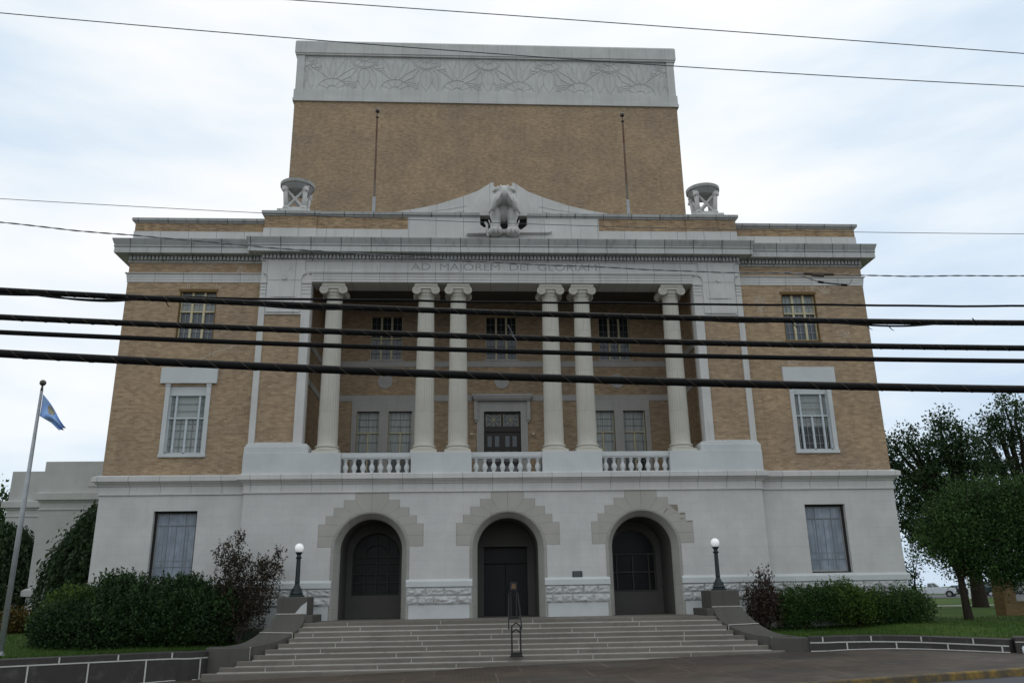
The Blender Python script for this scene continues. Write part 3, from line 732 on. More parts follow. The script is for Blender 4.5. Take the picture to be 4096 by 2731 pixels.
M().sweep(FP,[(-.05,14.40),(.03,14.40),(.05,14.43),(.05,14.46),(.035,14.465),(.035,14.64),(.17,14.645),(.17,14.665),(.43,14.67),(.43,14.635),(.445,14.635),(.445,14.83),(.455,14.85),(-.05,14.86)]).build('cornice','fascia_stone',B)
M().sweep(FP,[(-.05,14.86),(.455,14.86),(.47,14.885),(.455,14.93),(.46,14.95),(.50,15.06),(.53,15.15),(.53,15.185),(-.05,15.24)]).build('cornice_crown','weathered_stone',B)
def dent(p,q):
    m = M()
    p,q = Vector(p),Vector(q); L = (q-p).length; d = (q-p)/L; nrm = Vector((d.y,-d.x)); k = int(L/.138)
    for i in range(k):
        c = p+d*((i+.5)*L/k); h = .044
        a = c-d*h+nrm*.03; b = c+d*h+nrm*.03; e = c+d*h+nrm*.165; f = c-d*h+nrm*.165
        vs = [(w.x,w.y,z) for z in (14.475,14.625) for w in (a,b,e,f)]
        m.add(vs,[(0,1,2,3),(7,6,5,4),(0,4,5,1),(1,5,6,2),(2,6,7,3),(3,7,4,0)])
    m.build('dentil_course','fascia_stone',B)
for p,q in zip(FP[1:-2],FP[2:-1]):
    if p[0] != q[0]: dent(p,q)
# --- parapet
def bx(a,b,y0,y1,z0,z1,nm,mt): M().box(min(s*a,s*b),max(s*a,s*b),y0,y1,z0,z1).build(nm,mt,B)
for s in (-1,1):
    bx(9.2,WX,.24,.6,15.1,15.70,'parapet','white_trim'); bx(9.2,WX-.02,.26,.6,15.70,16.05,'parapet_brick','stained_brick')
    bx(7.2,9.2,-.04,1.1,15.1,15.76,'parapet','white_trim'); bx(7.2,9.18,-.03,1.1,15.76,16.27,'parapet_brick','stained_brick')
    bx(3.72,7.2,.0,.6,15.1,15.76,'parapet','white_trim'); bx(3.72,7.2,.012,.6,15.76,16.27,'parapet_brick','stained_brick')
    bx(WX-.36,WX,.6,19,15.1,15.70,'parapet','white_trim'); bx(WX-.36,WX-.02,.6,19,15.70,16.05,'parapet_brick','stained_brick')
    P2 = [(.92,16.27),(.92,15.98),(.68,15.78),(0,15.78),(0,15.1),(3.72,15.1),(3.72,16.27)]
    P2 = [(s*x,z) for x,z in P2]; P2 = P2 if s > 0 else P2[::-1]; M().prism(P2,-.012,.6).build('parapet','white_trim',B)
prof = lambda z: [(-.4,z),(.02,z),(.03,z+.05),(.09,z+.07),(.09,z+.18),(-.4,z+.2)]
for pth,z in [([(-WX,19),(-WX,.25),(-9.2,.25)],16.05),([(9.2,.25),(WX,.25),(WX,19)],16.05),([(-9.2,1.1),(-9.2,-.04),(-7.2,-.04),(-7.2,0.0),(-.92,0.0)],16.27),([(.92,0.0),(7.2,0.0),(7.2,-.04),(9.2,-.04),(9.2,1.1)],16.27)]:
    M().sweep(pth,prof(z)).build('coping','weathered_stone',B)
M().poly([(-WX+.1,.5,15.3),(WX-.1,.5,15.3),(WX-.1,35,15.3),(-WX+.1,35,15.3)]).build('roof','roof_tar',B)
# --- eagle sculpture with spread wings over a sword
def ell(m, c, r, rot=None):
    t = M().ball((0,0,0),r,18,12); Rm = rot.to_3x3() if rot else Matrix.Identity(3)
    m.add([Rm@Vector(p)+Vector(c) for p in t.v], t.f)
M().box(-1.6,1.6,.69,1.4,15.3,16.62).build('notch_shade_block','shade_dark',B)  # added dark block that makes the parapet notch look shaded
m = M()
ell(m,(0,-.40,17.06),(.38,.42,.36)); ell(m,(0,.05,16.75),(.36,.34,.6))
for s in (-1,1):
    ell(m,(s*.24,-.50,16.90),(.19,.27,.36),Matrix.Rotation(s*-.25,4,'Y'))
    ell(m,(s*.38,-.62,16.66),(.13,.22,.40),Matrix.Rotation(s*-.32,4,'Y')); ell(m,(s*.50,-.64,16.36),(.06,.15,.25),Matrix.Rotation(s*-.45,4,'Y'))
    ell(m,(s*.33,-.22,16.30),(.22,.26,.42),Matrix.Rotation(s*.08,4,'Y')); ell(m,(s*.30,-.2,16.0),(.17,.2,.36))
    ell(m,(s*.27,-.2,15.80),(.13,.16,.2))
    for i in range(6): ell(m,(s*(.15+.075*i),-.36+abs(i-2.5)*.05,16.14-.13*(i%3)),(.032,.07,.24),Matrix.Rotation(s*.13*(i-2.5),4,'Y'))
    for i in range(4): ell(m,(s*(.20+.10*i),-.82+.06*i,16.80-.12*i),(.045,.06,.20),Matrix.Rotation(s*-.35,4,'Y'))
    for i in range(3): ell(m,(s*(.13+.13*i),-.70,17.22-.05*i),(.05,.10,.13),Matrix.Rotation(s*-.3*i,4,'Y'))
eg = m.build('eagle_sculpture','white_trim',B,smooth=True)
md = eg.modifiers.new('remesh','REMESH'); md.mode = 'VOXEL'; md.voxel_size = .024; md.use_smooth_shade = True
sm = eg.modifiers.new('smooth','SMOOTH'); sm.iterations = 1
for s in (-1,1):
    W0 = [(.30,16.56),(.28,17.72),(.42,18.05),(.56,17.97),(1.0,17.66),(1.7,17.37),(2.6,17.05),(3.4,16.86),(4.25,16.70),(4.25,16.56)]
    P2 = [(s*x,z) for x,z in W0]; P2 = P2 if s < 0 else P2[::-1]
    m = M().prism(P2,.42,.68)
    # raised leading edge of the wing: curved roll, plus engraved feather ridges
    e_ = [(.36,18.0),(.75,17.62),(1.05,17.25),(1.22,16.9),(1.28,16.58)]
    m.tube([(s*x,.41,z) for x,z in e_],[.03,.035,.04,.035,.03],8)
    m.prism([(s*x,z) for x,z in ([(.30,16.56),(.28,17.7),(.42,18.0),(.75,17.62),(1.05,17.25),(1.22,16.9),(1.28,16.56)][::(1 if s<0 else -1)])],.36,.43)
    for k in range(3):
        z0 = 17.0-.22*k; m.tube([(s*(1.45+.1*k),.415,z0),(s*(2.1+.1*k),.415,z0-.14),(s*(3.0+.1*k),.415,z0-.27)],[.018,.018,.008],6)
    m.build('wing','white_trim',eg)
    ft = M(); ell(ft,(s*.33,-.22,15.60),(.30,.24,.19))
    for i in range(3): ell(ft,(s*(.17+.16*i),-.42,15.56),(.075,.12,.15))
    ft.build('talon','white_trim',eg,smooth=True)
m = M(); m.prism([(-1.45,15.50),(-.7,15.52),(-.7,15.76),(-1.33,15.78)],-.24,-.02); m.tube([(-.74,-.15,16.02),(-.66,-.17,15.9),(-.66,-.17,15.55),(-.60,-.17,15.42)],[.05,.055,.05,.06],10)
m.prism([(-.6,15.57),(1.75,15.60),(1.88,15.66),(1.75,15.71),(-.6,15.74)],-.17,-.02); m.build('sword','white_trim',eg,bevel=.015)
# --- loggia
m = M(); LY = 3.4
lw = [(s*c-.655 if True else 0, s*c+.655, 11.5, 13.35) for s,c in ((-1,4.75),(1,0),(1,4.75))]
pw = [(-5.83,-4.93,6.72,9.33),(-4.57,-3.62,6.72,9.33),(3.62,4.57,6.72,9.33),(4.93,5.83,6.72,9.33)]
dr = (-.745,.745,6.36,9.31)
m.wall(-7.3,7.3,6.3,14.2,LY,lw+pw+[dr],.2)
m.poly([(-7.3,.5,6.3),(-7.3,LY,6.3),(-7.3,LY,14.2),(-7.3,.5,14.2)]); m.poly([(7.3,LY,6.3),(7.3,.5,6.3),(7.3,.5,14.2),(7.3,LY,14.2)])
m.build('loggia_wall','buff_brick',B)
M().box(-7.3,7.3,-.1,LY,6.2,6.36).build('loggia_floor','concrete_dark',B)
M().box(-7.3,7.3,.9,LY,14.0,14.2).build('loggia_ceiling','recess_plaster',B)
U = [(-7.3,.5),(-7.3,LY),(7.3,LY),(7.3,.5)]
M().sweep(U,[(-.02,11.18),(.03,11.18),(.03,11.42),(-.02,11.42)]).build('wall_band','grey_stone',B)
for pth in ([(-7.3,.5),(-7.3,LY),(-1.2,LY)],[(1.2,LY),(7.3,LY),(7.3,.5)]): M().sweep(pth,[(-.02,9.75),(.03,9.75),(.03,9.99),(-.02,9.99)]).build('wall_band','grey_stone',B)
for x in (-4.75,0,4.75):
    M().prism([(x+.3*math.cos(2*pi*i/32),10.57+.3*math.sin(2*pi*i/32)) for i in range(32)],LY-.035,LY+.01).build('roundel','grey_stone',B)
for a,b,c,e in lw:
    w = b-a; m = M(); m.box(a,a+.035,LY+.1,LY+.18,c,e); m.box(b-.035,b,LY+.1,LY+.18,c,e); m.box(a,b,LY+.1,LY+.18,12.40,12.45)
    for u in (.338,.662): m.box(a+w*u-.04,a+w*u+.04,LY+.08,LY+.18,c,e)
    f = m.build('window','sash_yellow',B)
    M().poly([(a,LY+.17,12.42),(b,LY+.17,12.42),(b,LY+.17,e),(a,LY+.17,e)]).build('pane','pane_dark',f)
    M().poly([(a,LY+.171,c),(b,LY+.171,c),(b,LY+.171,12.42),(a,LY+.171,12.42)]).build('pane','pane_blue',f)
    m = M()
    for u in (.17,.5,.83): m.box(a+w*u-.008,a+w*u+.008,LY+.13,LY+.15,c,e)
    for z in (11.8,12.1,12.75,13.05): m.box(a,b,LY+.128,LY+.148,z-.008,z+.008)
    m.build('muntin','muntin_dark',f)
    M().box(a-.08,b+.08,LY-.05,LY+.1,c-.075,c).build('sill','grey_stone',f)
for x0 in (-6.03,3.42):
    x1 = x0+2.61; hs = [h for h in pw if x0 < h[0] < x1]; m = M()
    m.box(x0,hs[0][0],LY-.04,LY+.1,6.36,9.75); m.box(hs[0][1],hs[1][0],LY-.04,LY+.1,6.36,9.75); m.box(hs[1][1],x1,LY-.04,LY+.1,6.36,9.75)
    for h in hs: m.box(h[0],h[1],LY-.04,LY+.1,9.33,9.75); m.box(h[0],h[1],LY-.04,LY+.1,6.36,6.72)
    sr = m.build('paired_window','grey_stone',B)
    for a,b,c,e in hs:
        cx = (a+b)/2; m = M(); m.box(a,a+.03,LY+.1,LY+.17,c,e); m.box(b-.03,b,LY+.1,LY+.17,c,e); m.box(cx-.028,cx+.028,LY+.1,LY+.17,c,8.46); m.box(a,b,LY+.09,LY+.17,8.45,8.49)
        m.build('sash','sash_yellow',sr)
        M().poly([(a,LY+.16,c+.9),(b,LY+.16,c+.9),(b,LY+.16,e),(a,LY+.16,e)]).build('curtain','pane_lace',sr)
        M().poly([(a,LY+.161,c),(b,LY+.161,c),(b,LY+.161,c+.9),(a,LY+.161,c+.9)]).build('pane','pane_dark',sr)
        m = M()
        for z in (7.3,7.7,8.1,8.74,9.02): m.box(a,b,LY+.135,LY+.15,z-.008,z+.008)
        for u in (.12,.5,.88): m.box(a+(b-a)*u-.008,a+(b-a)*u+.008,LY+.133,LY+.148,c,e)
        m.build('muntin','muntin_dark',sr)
# balcony door
m = M(); m.box(-.745,-.0,LY+.12,LY+.19,6.36,8.5); m.box(.0,.745,LY+.115,LY+.185,6.36,8.5); m.box(-.745,.745,LY+.06,LY+.19,8.5,8.72)
m.box(-.745,.745,LY+.08,LY+.19,9.24,9.31); m.box(-.745,-.66,LY+.08,LY+.19,8.72,9.24); m.box(.66,.745,LY+.08,LY+.19,8.72,9.24); m.box(-.045,.045,LY+.08,LY+.19,8.72,9.24)
d = m.build('balcony_door','door_wood',B)
m = M()
for x in (-.60,-.30,.12,.41):
    for z0,z1 in ((7.9,8.33),(7.30,7.72),(6.75,7.12)): m.box(x,x+.17,LY+.108,LY+.125,z0,z1)
m.build('door_pane','pane_blue',d)
M().poly([(-.66,LY+.17,8.72),(.66,LY+.17,8.72),(.66,LY+.17,9.24),(-.66,LY+.17,9.24)]).build('transom_pane','pane_blue',d)
m = M()
for cx in (-.352,.352):
    for k in range(8):
        a = pi*k/4; ex,ez = math.cos(a),math.sin(a); l = min(.295/abs(ex) if abs(ex)>.01 else 9,.255/abs(ez) if abs(ez)>.01 else 9)
        m.tube([(cx,LY+.13,8.98),(cx+ex*l,LY+.13,8.98+ez*l)],.011,5)
    m.ball((cx,LY+.125,8.98),.03,8,6)
    for x in (-.295,.295): m.box(cx+x-.01,cx+x+.01,LY+.12,LY+.14,8.72,9.24)
m.build('transom_grille','sash_yellow',d)
m = M(); m.box(-1.03,-.745,LY-.05,LY+.1,6.36,9.74); m.box(.745,1.03,LY-.05,LY+.1,6.36,9.74); m.box(-.745,.745,LY-.05,LY+.1,9.31,9.74)
m.build('door_surround','grey_stone',d)
m = M(); m.box(-1.14,1.14,LY-.22,LY+.05,9.74,9.80); m.box(-1.18,1.18,LY-.27,LY+.05,9.80,9.88); m.box(-1.22,1.22,LY-.30,LY+.05,9.88,9.99); m.build('door_hood','grey_stone',d)
for s in (-1,1):
    m = M(); m.box(min(s*1.0,s*1.14),max(s*1.0,s*1.14),LY-.14,LY+.05,8.95,9.74); m.box(min(s*1.03,s*1.11),max(s*1.03,s*1.11),LY-.10,LY+.05,8.86,8.95); m.build('bracket','grey_stone',d)
    m = M(); m.ball((s*1.24,LY-.10,8.37),.055,12,8); m.tube([(s*1.24,LY,8.37),(s*1.24,LY-.08,8.37)],.02,6); m.build('wall_lamp','lamp_bulb',B)
# --- tower
TY, TX = 19, 12.92
m = M(); m.poly([(-TX,TY,15),(TX,TY,15),(TX,TY,33.9),(-TX,TY,33.9)]); m.poly([(-TX,36,15),(-TX,TY,15),(-TX,TY,33.9),(-TX,36,33.9)]); m.poly([(TX,TY,15),(TX,36,15),(TX,36,33.9),(TX,TY,33.9)]); m.poly([(TX,36,15),(-TX,36,15),(-TX,36,33.9),(TX,36,33.9)])
tw = m.build('tower','buff_brick',B)
TP = [(-TX,36),(-TX,TY),(TX,TY),(TX,36)]
m = M().sweep(TP,[(-.2,33.82),(.12,33.82),(.12,34.05),(.08,34.08),(.08,34.72),(.02,34.75),(-.2,34.75)]); m.build('tower_band','tower_stone',tw)
m = M().sweep(TP,[(-.3,34.75),(-.06,34.75),(-.06,37.45),(-.3,37.45)]); 
for s in (-1,1): m.box(min(s*12.42,s*12.93),max(s*12.42,s*12.93),TY-.03,TY+.2,34.74,37.46)
rf = m.build('relief_frieze','tower_stone',tw)
m = M().sweep(TP,[(-.3,37.42),(.10,37.42),(.10,37.5),(.16,37.55),(.16,38.4),(.10,38.52),(-.3,38.6)]); m.build('tower_cap','tower_stone',tw)
M().poly([(-TX,TY,38.3),(TX,TY,38.3),(TX,36,38.3),(-TX,36,38.3)]).build('tower_roof','roof_tar',tw)
m = M(); YR = TY+.056
def ridge(pts, r=.045):
    r *= .62
    pts = [(x,z) for x,z in pts if abs(x) < 12.4]
    if len(pts) > 1: m.tube([(x,YR,max(34.78,min(37.42,z))) for x,z in pts],r,6)
def petal(x0,z0,x1,z1,w,r=.04):
    dx,dz = x1-x0,z1-z0; L = math.hypot(dx,dz); nx,nz = -dz/L,dx/L
    for s in (-1,1): ridge([(x0+dx*t+s*nx*w*math.sin(pi*t**.8),z0+dz*t+s*nz*w*math.sin(pi*t**.8)) for t in [i/10 for i in range(11)]],r)
for i in range(7):
    cx = -12.6+4.2*i; sg = -1 if i < 3 else 1 if i > 3 else 0
    for r in (1.02,.90): ridge([(cx+r*math.cos(pi+pi*k/24),37.45+r*.92*math.sin(pi+pi*k/24)) for k in range(25)])
    ridge([(cx+.33*math.cos(pi+pi*k/14),37.45+.33*math.sin(pi+pi*k/14)) for k in range(15)])
    for k in range(1,6): a = pi+pi*k/6; ridge([(cx+.36*math.cos(a),37.45+.36*math.sin(a)),(cx+.9*math.cos(a),37.45+.83*math.sin(a))],.03); m.ball((cx+.42*math.cos(a),YR,37.45+.42*math.sin(a)),.05,6,4)
    petal(cx,36.6,cx,34.85,.42); ridge([(cx,36.5),(cx,35.3)],.025)
    for s in (-1,1):
        petal(cx+s*.5,36.5,cx+s*.75,34.85,.22); ridge([(cx+s*.62,36.6),(cx+s*1.25,36.2),(cx+s*1.9,35.62)],.05)
for i in range(6):
    cx = -10.5+4.2*i; sg = 1 if i < 3 else -1
    for r in (1.05,): ridge([(cx+r*math.cos(pi*k/24),34.75+r*.9*math.sin(pi*k/24)) for k in range(25)])
    ridge([(cx+.38*math.cos(pi*k/14),34.75+.38*math.sin(pi*k/14)) for k in range(15)])
    for k in range(1,6): a = pi*k/6; ridge([(cx+.4*math.cos(a),34.75+.4*math.sin(a)),(cx+1.0*math.cos(a),34.75+.88*math.sin(a))],.03)
    for dx in (-.55,0,.55): petal(cx+dx*.55,35.75,cx+dx*1.7,37.35,.2,.035)
    ridge([(cx+sg*.55,35.5),(cx+sg*1.2,35.85),(cx+sg*1.55,36.35)],.05)
    for q in range(3): ridge([(cx+sg*(.6+.12*q),35.45-.1*q),(cx+sg*(1.1+.1*q),35.5-.2*q),(cx+sg*(1.5+.05*q),35.35-.2*q),(cx+sg*(1.6),35.55-.2*q)],.04)
    for q in range(3):
        cx2,cz2 = cx-sg*(1.0+.28*q),36.75+.22*q; ridge([(cx2+.22*math.cos(pi*k/6+pi),cz2+.2*math.sin(pi*k/6+pi)) for k in range(7)],.04)
    for q in range(2): ridge([(cx-sg*(1.45),36.55),(cx-sg*(1.1),36.35+.15*q),(cx-sg*(.75),36.4+.2*q)],.04)
m.build('carved_ornament','relief_stone',rf)

# ================================================================== BRAZIERS, ROOF POLES
def brazier(name, loc, label):
    t = thing(name, loc, label, 'brazier', 'stone tripod braziers on the parapet'); X0,Y0,Z0_ = loc
    m = M(); m.box(X0-.62,X0+.62,Y0-.52,Y0+.52,Z0_,Z0_+.12); m.lathe(X0,Y0,[(.50,Z0_+.12),(.50,Z0_+.18),(.42,Z0_+.24)],24); m.build('plinth','white_trim',t)
    m = M(); m.lathe(X0,Y0,[(.25,Z0_+.98),(.46,Z0_+1.05),(.56,Z0_+1.16),(.60,Z0_+1.22),(.66,Z0_+1.25),(.67,Z0_+1.37),(.60,Z0_+1.38),(.45,Z0_+1.27),(.2,Z0_+1.2)],40); m.build('bowl','weathered_stone',t,smooth=False)
    cs = [(-.33,-.30),(.33,-.30),(.33,.30),(-.33,.30)]
    for a,b in cs:
        m = M(); x,y = X0+a,Y0+b
        m.tube([(x,y,Z0_+.2),(x+a*.10,y+b*.10,Z0_+.6),(x+a*.16,y+b*.16,Z0_+1.05)],[.095,.085,.10],10)
        m.ball((x-a*.02,y-b*.02,Z0_+.25),(.15,.15,.09),10,6); m.build('leg','white_trim',t,smooth=True)
        h = M(); ax,ay = x+a*.18,y+b*.18; h.ball((ax,ay,Z0_+1.02),(.13,.13,.15),12,8); h.ball((ax+a*.2,ay+b*.28,Z0_+.96),(.07,.07,.06),8,6)
        for q in (-1,1): h.ball((ax+q*.10,ay-.02,Z0_+1.12),(.045,.04,.055),8,5)
        h.build('lion_head','white_trim',t,smooth=True)
    m = M()
    for i in range(4):
        (a,b),(c,d) = cs[i],cs[(i+1)%4]
        for (p,q,z0),(r,s,z1) in (((a,b,.28),(c,d,1.02)),((c,d,.28),(a,b,1.02))):
            m.tube([(X0+p*.95,Y0+q*.95,Z0_+z0),(X0+r*1.05,Y0+s*1.05,Z0_+z1)],.055,6)
    m.build('cross_brace','white_trim',t)
brazier('brazier',(-8.13,.50,16.47),'round stone brazier on crossed legs standing on the parapet in front of the tower edge')
brazier('brazier',(8.15,.50,16.47),'round stone brazier on crossed legs standing on the parapet with open sky behind it')
for x,lab in ((-6.04,'thin rusty ball-topped pole on the roof, nearer the stone brazier seen against brick'),(6.69,'thin rusty ball-topped pole on the roof, nearer the stone brazier seen against sky')):
    t = thing('roof_pole',(x,8,15.3),lab,'pole','rusty poles on the roof in front of the tower')
    M().tube([(x,8,15.3),(x,8,21.2)],.075,10).build('lower_tube','pole_metal',t); M().tube([(x,8,21.2),(x,8,25.75)],[.058,.045],10).build('upper_tube','rust_pole',t)
    m = M(); m.ball((x,8,26.12),.125,14,10); m.tube([(x,8,25.75),(x,8,26.05)],.03,6); m.lathe(x,8,[(.07,25.7),(.10,25.74),(.06,25.8)],10); m.build('finial_ball','ball_bronze',t,smooth=True)

# ================================================================== ANNEX
A = thing('annex_building',(-20,10,1),'low cream painted side hall with stepped front, left of the temple','building')
m = M()
def blk(m,x0,x1,y,z0,z1,yb=26): m.poly([(x0,y,z0),(x1,y,z0),(x1,y,z1),(x0,y,z1)]); m.poly([(x0,yb,z0),(x0,y,z0),(x0,y,z1),(x0,yb,z1)]); m.poly([(x0,y,z1),(x1,y,z1),(x1,yb,z1),(x0,yb,z1)])
blk(m,-19.95,-13.9,8,.8,8.13); blk(m,-23.45,-19.8,12,.8,8.29)
aw = m.build('wall','annex_paint',A)
for x0,x1,y,zb,nm in ((-19.95,-13.9,8,6.45,1),(-23.45,-19.95,12,6.55,0)):
    P = [(x0,26),(x0,y),(x1,y)]
    M().sweep(P,[(-.05,zb-.1),(.05,zb-.1),(.07,zb-.03),(.20,zb),(.20,zb+.28),(-.05,zb+.36)]).build('belt_course','annex_paint',A)
    M().sweep(P,[(-.05,zb-.42),(.05,zb-.42),(.03,zb-.36),(-.05,zb-.36)]).build('string_course','annex_paint',A)
    M().sweep(P,[(-.05,2.45),(.16,2.45),(.16,2.68),(.03,2.78),(-.05,2.78)]).build('base_moulding','annex_paint',A)
m = M()
for x0,x1 in ((-18.0,-16.4),(-16.1,-14.3)):
    m.box(x0,x1,7.96,8.01,7.02,7.06); m.box(x1-.04,x1,7.96,8.01,7.02,7.95)
m.build('panel_moulding','grey_stone',A)

# ================================================================== STEPS, CHEEK WALLS, LAMPS
RZ, RUN, Y0S = .135, .272, -2.2
HW = [6.55,6.55,6.6,6.7,6.95,7.25,7.55,7.95,8.35,8.75]
S = thing('front_steps',(0,-3.2,.3),'broad flight of worn grey stone steps up to the arched entrances','steps')
m = M(); ca = M(); tk = []
m.box(-HW[0],HW[0],Y0S,.4,1.0,1.5)
for a in AX: m.box(a-AI-.1,a+AI+.1,.4,2.2,1.2,1.5)
for k in range(1,10):
    h = HW[k]; y0 = Y0S-RUN*k; z = 1.5-RZ*k; yb = Y0S-RUN*(k-1)+.1
    ch = .25 if k > 5 else .02
    m.prismz([(-h,yb),(-h,y0+ch),(-h+ch,y0),(h-ch,y0),(h,y0+ch),(h,yb)],-.25,z)
for k in range(0,10):
    h = HW[k]-.03; y0 = Y0S-RUN*k; z = 1.5-RZ*(k+1)
    if k < 9:
        x = -h
        while x < h:
            e = min(h, x+random.uniform(1.2,3.5))
            ca.box(x,e,y0-.03-.014*random.random(),y0+.02,z-.01,z+.020+.010*random.random())
            x = e
        x = -h+random.uniform(.5,2)
        while x < h-.3:
            if z+.13 > zs(x)+.1: ca.box(x-.011,x+.011,y0-.004,y0+.02,z+.01,z+RZ-.006)
            x += random.uniform(2.1,3.6)
m.build('stone_treads','step_stone',S,bevel=.012); ca.build('caulk_joint','caulk',S)
def chain(pts, n):
    pts = [Vector(p) for p in pts]; out = []
    for i in range(len(pts)-1):
        p0,p1,p2,p3 = pts[max(i-1,0)],pts[i],pts[i+1],pts[min(i+2,len(pts)-1)]
        for j in range(n):
            t = j/n; out.append(.5*((2*p1)+(-p0+p2)*t+(2*p0-5*p1+4*p2-p3)*t*t+(-p0+3*p1-3*p2+p3)*t*t*t))
    return out+[pts[-1]]
for s in (-1,1):
    side = 'with the reddish bush beside it' if s < 0 else 'with the bare brown bush beside it'
    c = thing('cheek_wall',(s*7,-2,.8),'dark curved stone stair wall sweeping down '+side,'stair wall','curved walls flanking the steps')
    I = chain([(s*6.42,-1.9,1.76),(s*6.50,-2.4,1.40),(s*6.80,-2.9,1.13),(s*7.22,-3.27,.98),(s*7.68,-3.52,.91)],5)
    O = chain([(s*7.34,-1.9,1.76),(s*7.52,-2.35,1.42),(s*7.78,-2.70,1.15),(s*8.12,-2.92,.98),(s*8.60,-3.0,.91)],5)
    n = len(I); vs = [tuple(p) for p in I]+[tuple(p) for p in O]+[(p.x,p.y,-.1) for p in I]+[(p.x,p.y,-.1) for p in O]
    fs = []
    for i in range(n-1): fs += [(i,i+1,n+i+1,n+i),(i+1,i,2*n+i,2*n+i+1),(n+i,n+i+1,3*n+i+1,3*n+i)]
    fs += [(n-1,2*n-1,4*n-1,3*n-1),(0,n,3*n,2*n)]
    if s < 0: fs = [f[::-1] for f in fs]
    M().add(vs,fs).build('sloping_cap','concrete_dark',c)
    m = M(); m.box(min(s*6.42,s*7.36),max(s*6.42,s*7.36),-1.88,-.72,.3,2.27); pd = m.build('lamp_pedestal','concrete_dark',c,bevel=.03)
    if s < 0: m = M(); m.prism([(-6.78,1.78),(-6.43,1.78),(-6.43,2.12),(-6.60,2.0)],-1.895,-1.87); m.build('patched_corner','rock_stone',pd)
    m = M(); m.box(min(s*6.2,s*6.44),max(s*6.2,s*6.44),-2.1,-.4,.5,1.72); m.build('inner_kerb','concrete_dark',c,bevel=.02)
    m = M(); m.box(min(s*6.42,s*7.36),max(s*6.42,s*7.36),-1.93,-1.87,1.755,1.785)
    i5 = 8; p,q = I[i5],O[i5]; m.add([(p.x,p.y-.02,p.z+.012),(q.x,q.y-.02,q.z+.012),(q.x,q.y+.03,q.z+.03),(p.x,p.y+.03,p.z+.03)],[(0,1,2,3)])
    m.tube([(p.x-s*.004,p.y-.004,p.z+.01),(p.x-s*.004,p.y-.004,p.z-.36)],.014,6); p = I[-1]; m.tube([(p.x-s*.004,p.y-.01,p.z+.01),(p.x-s*.004,p.y-.01,.35)],.018,6)
    m.build('caulk_joint','caulk',c)
    # curved end block
    e0 = [(s*7.62,-3.53),(s*8.1,-3.66),(s*8.6,-3.6),(s*9.0,-3.28 if s<0 else -3.93)] if s<0 else [(s*7.62,-3.53),(s*8.0,-3.75),(s*8.35,-3.95),(s*8.62,-4.05)]
    back = [(s*9.05,-2.7),(s*7.9,-2.7)] if s<0 else [(s*8.75,-3.2),(s*7.9,-2.8)]
    pol = e0+back
    if s < 0: pol = pol[::-1]
    M().prismz(pol if s>0 else pol,-.1,.90).build('end_block','concrete_dark',c,bevel=.02)
    # lamp
    X0,Yc,Zb = s*6.88,-1.3,2.27
    l = thing('street_lamp',(X0,Yc,Zb),'dark green lamp post with white globe standing on stone pedestal '+('near the reddish bush' if s<0 else 'near the bare brown bush'),'lamp post','globe lamps beside the steps')
    m = M(); m.box(X0-.20,X0+.20,Yc-.20,Yc+.20,Zb,Zb+.06); m.lathe(X0,Yc,[(.20,Zb+.06),(.21,Zb+.11),(.17,Zb+.16),(.16,Zb+.24),(.11,Zb+.30),(.085,Zb+.36)],8,ph=pi/8); m.build('base','lamp_green',l,bevel=.008)
    m = M(); vs=[]; m.lathe(X0,Yc,[(.085,Zb+.36),(.072,Zb+.40),(.075,Zb+.44),(.088,Zb+.46),(.075,Zb+.49),(.068,Zb+1.16),(.06,Zb+1.18)],16,fl=.10)
    m.lathe(X0,Yc,[(.055,Zb+1.17),(.09,Zb+1.19),(.10,Zb+1.22),(.07,Zb+1.25),(.06,Zb+1.30),(.085,Zb+1.33),(.115,Zb+1.37),(.115,Zb+1.39),(.05,Zb+1.40)],16); m.build('post','lamp_green',l)
    M().ball((X0,Yc,Zb+1.53),.142,24,16).build('globe','globe_glass_glow',l,smooth=True)

# ================================================================== RETAINING WALLS
def retaining(name, path, top, label, capz, step, piece0=True):
    P = [Vector(p) for p in path]
    t = M().sweep(path,[(.18,-.3),(.18,top-.012),(.165,top),(-.16,top+.01),(-.16,-.3)]).build(name,'wall_dark',None,bevel=0)
    t['label'] = label; t['category'] = 'wall'; t['group'] = 'dark retaining walls edging the lawn'
    m = M(); m.sweep(path,[(.17,top-capz-.018),(.190,top-capz-.018),(.190,top-capz+.014),(.17,top-capz+.014)])
    pts = []; 
    L = 0; acc = [0]
    for a,b in zip(P,P[1:]): L += (b-a).length; acc.append(L)
    def at(d):
        for i in range(len(P)-1):
            if acc[i] <= d <= acc[i+1]:
                u = (d-acc[i])/(acc[i+1]-acc[i]); q = P[i].lerp(P[i+1],u); dd = (P[i+1]-P[i]).normalized(); return q,dd
        return P[-1],dd
    d = .35; k = 0
    while d < L-.1:
        for dd_,z0,z1 in ((d,top-capz,top-.006),(d+step*.5,-.05,top-capz)):
            if dd_ > L-.05: continue
            q,dr_ = at(dd_); nn = Vector((dr_.y,-dr_.x)); c = q+nn*.180
            w = .019; a = c-dr_*w; b = c+dr_*w; a2 = a+nn*.010; b2 = b+nn*.010
            m.add([(v.x,v.y,z) for z in (z0,z1) for v in (a,b,b2,a2)],[(0,3,2,1),(4,5,6,7),(0,1,5,4),(1,2,6,5),(2,3,7,6),(3,0,4,7)])
        d += step; k += 1
    Q = [at(L*i/40) for i in range(41)]
    m.tube([((q+Vector((d_.y,-d_.x))*.185).x,(q+Vector((d_.y,-d_.x))*.185).y,zs(q.x)+.008) for q,d_ in Q],.016,6)
    j = m.build('mortar_joint','wall_mortar',t)
    return t
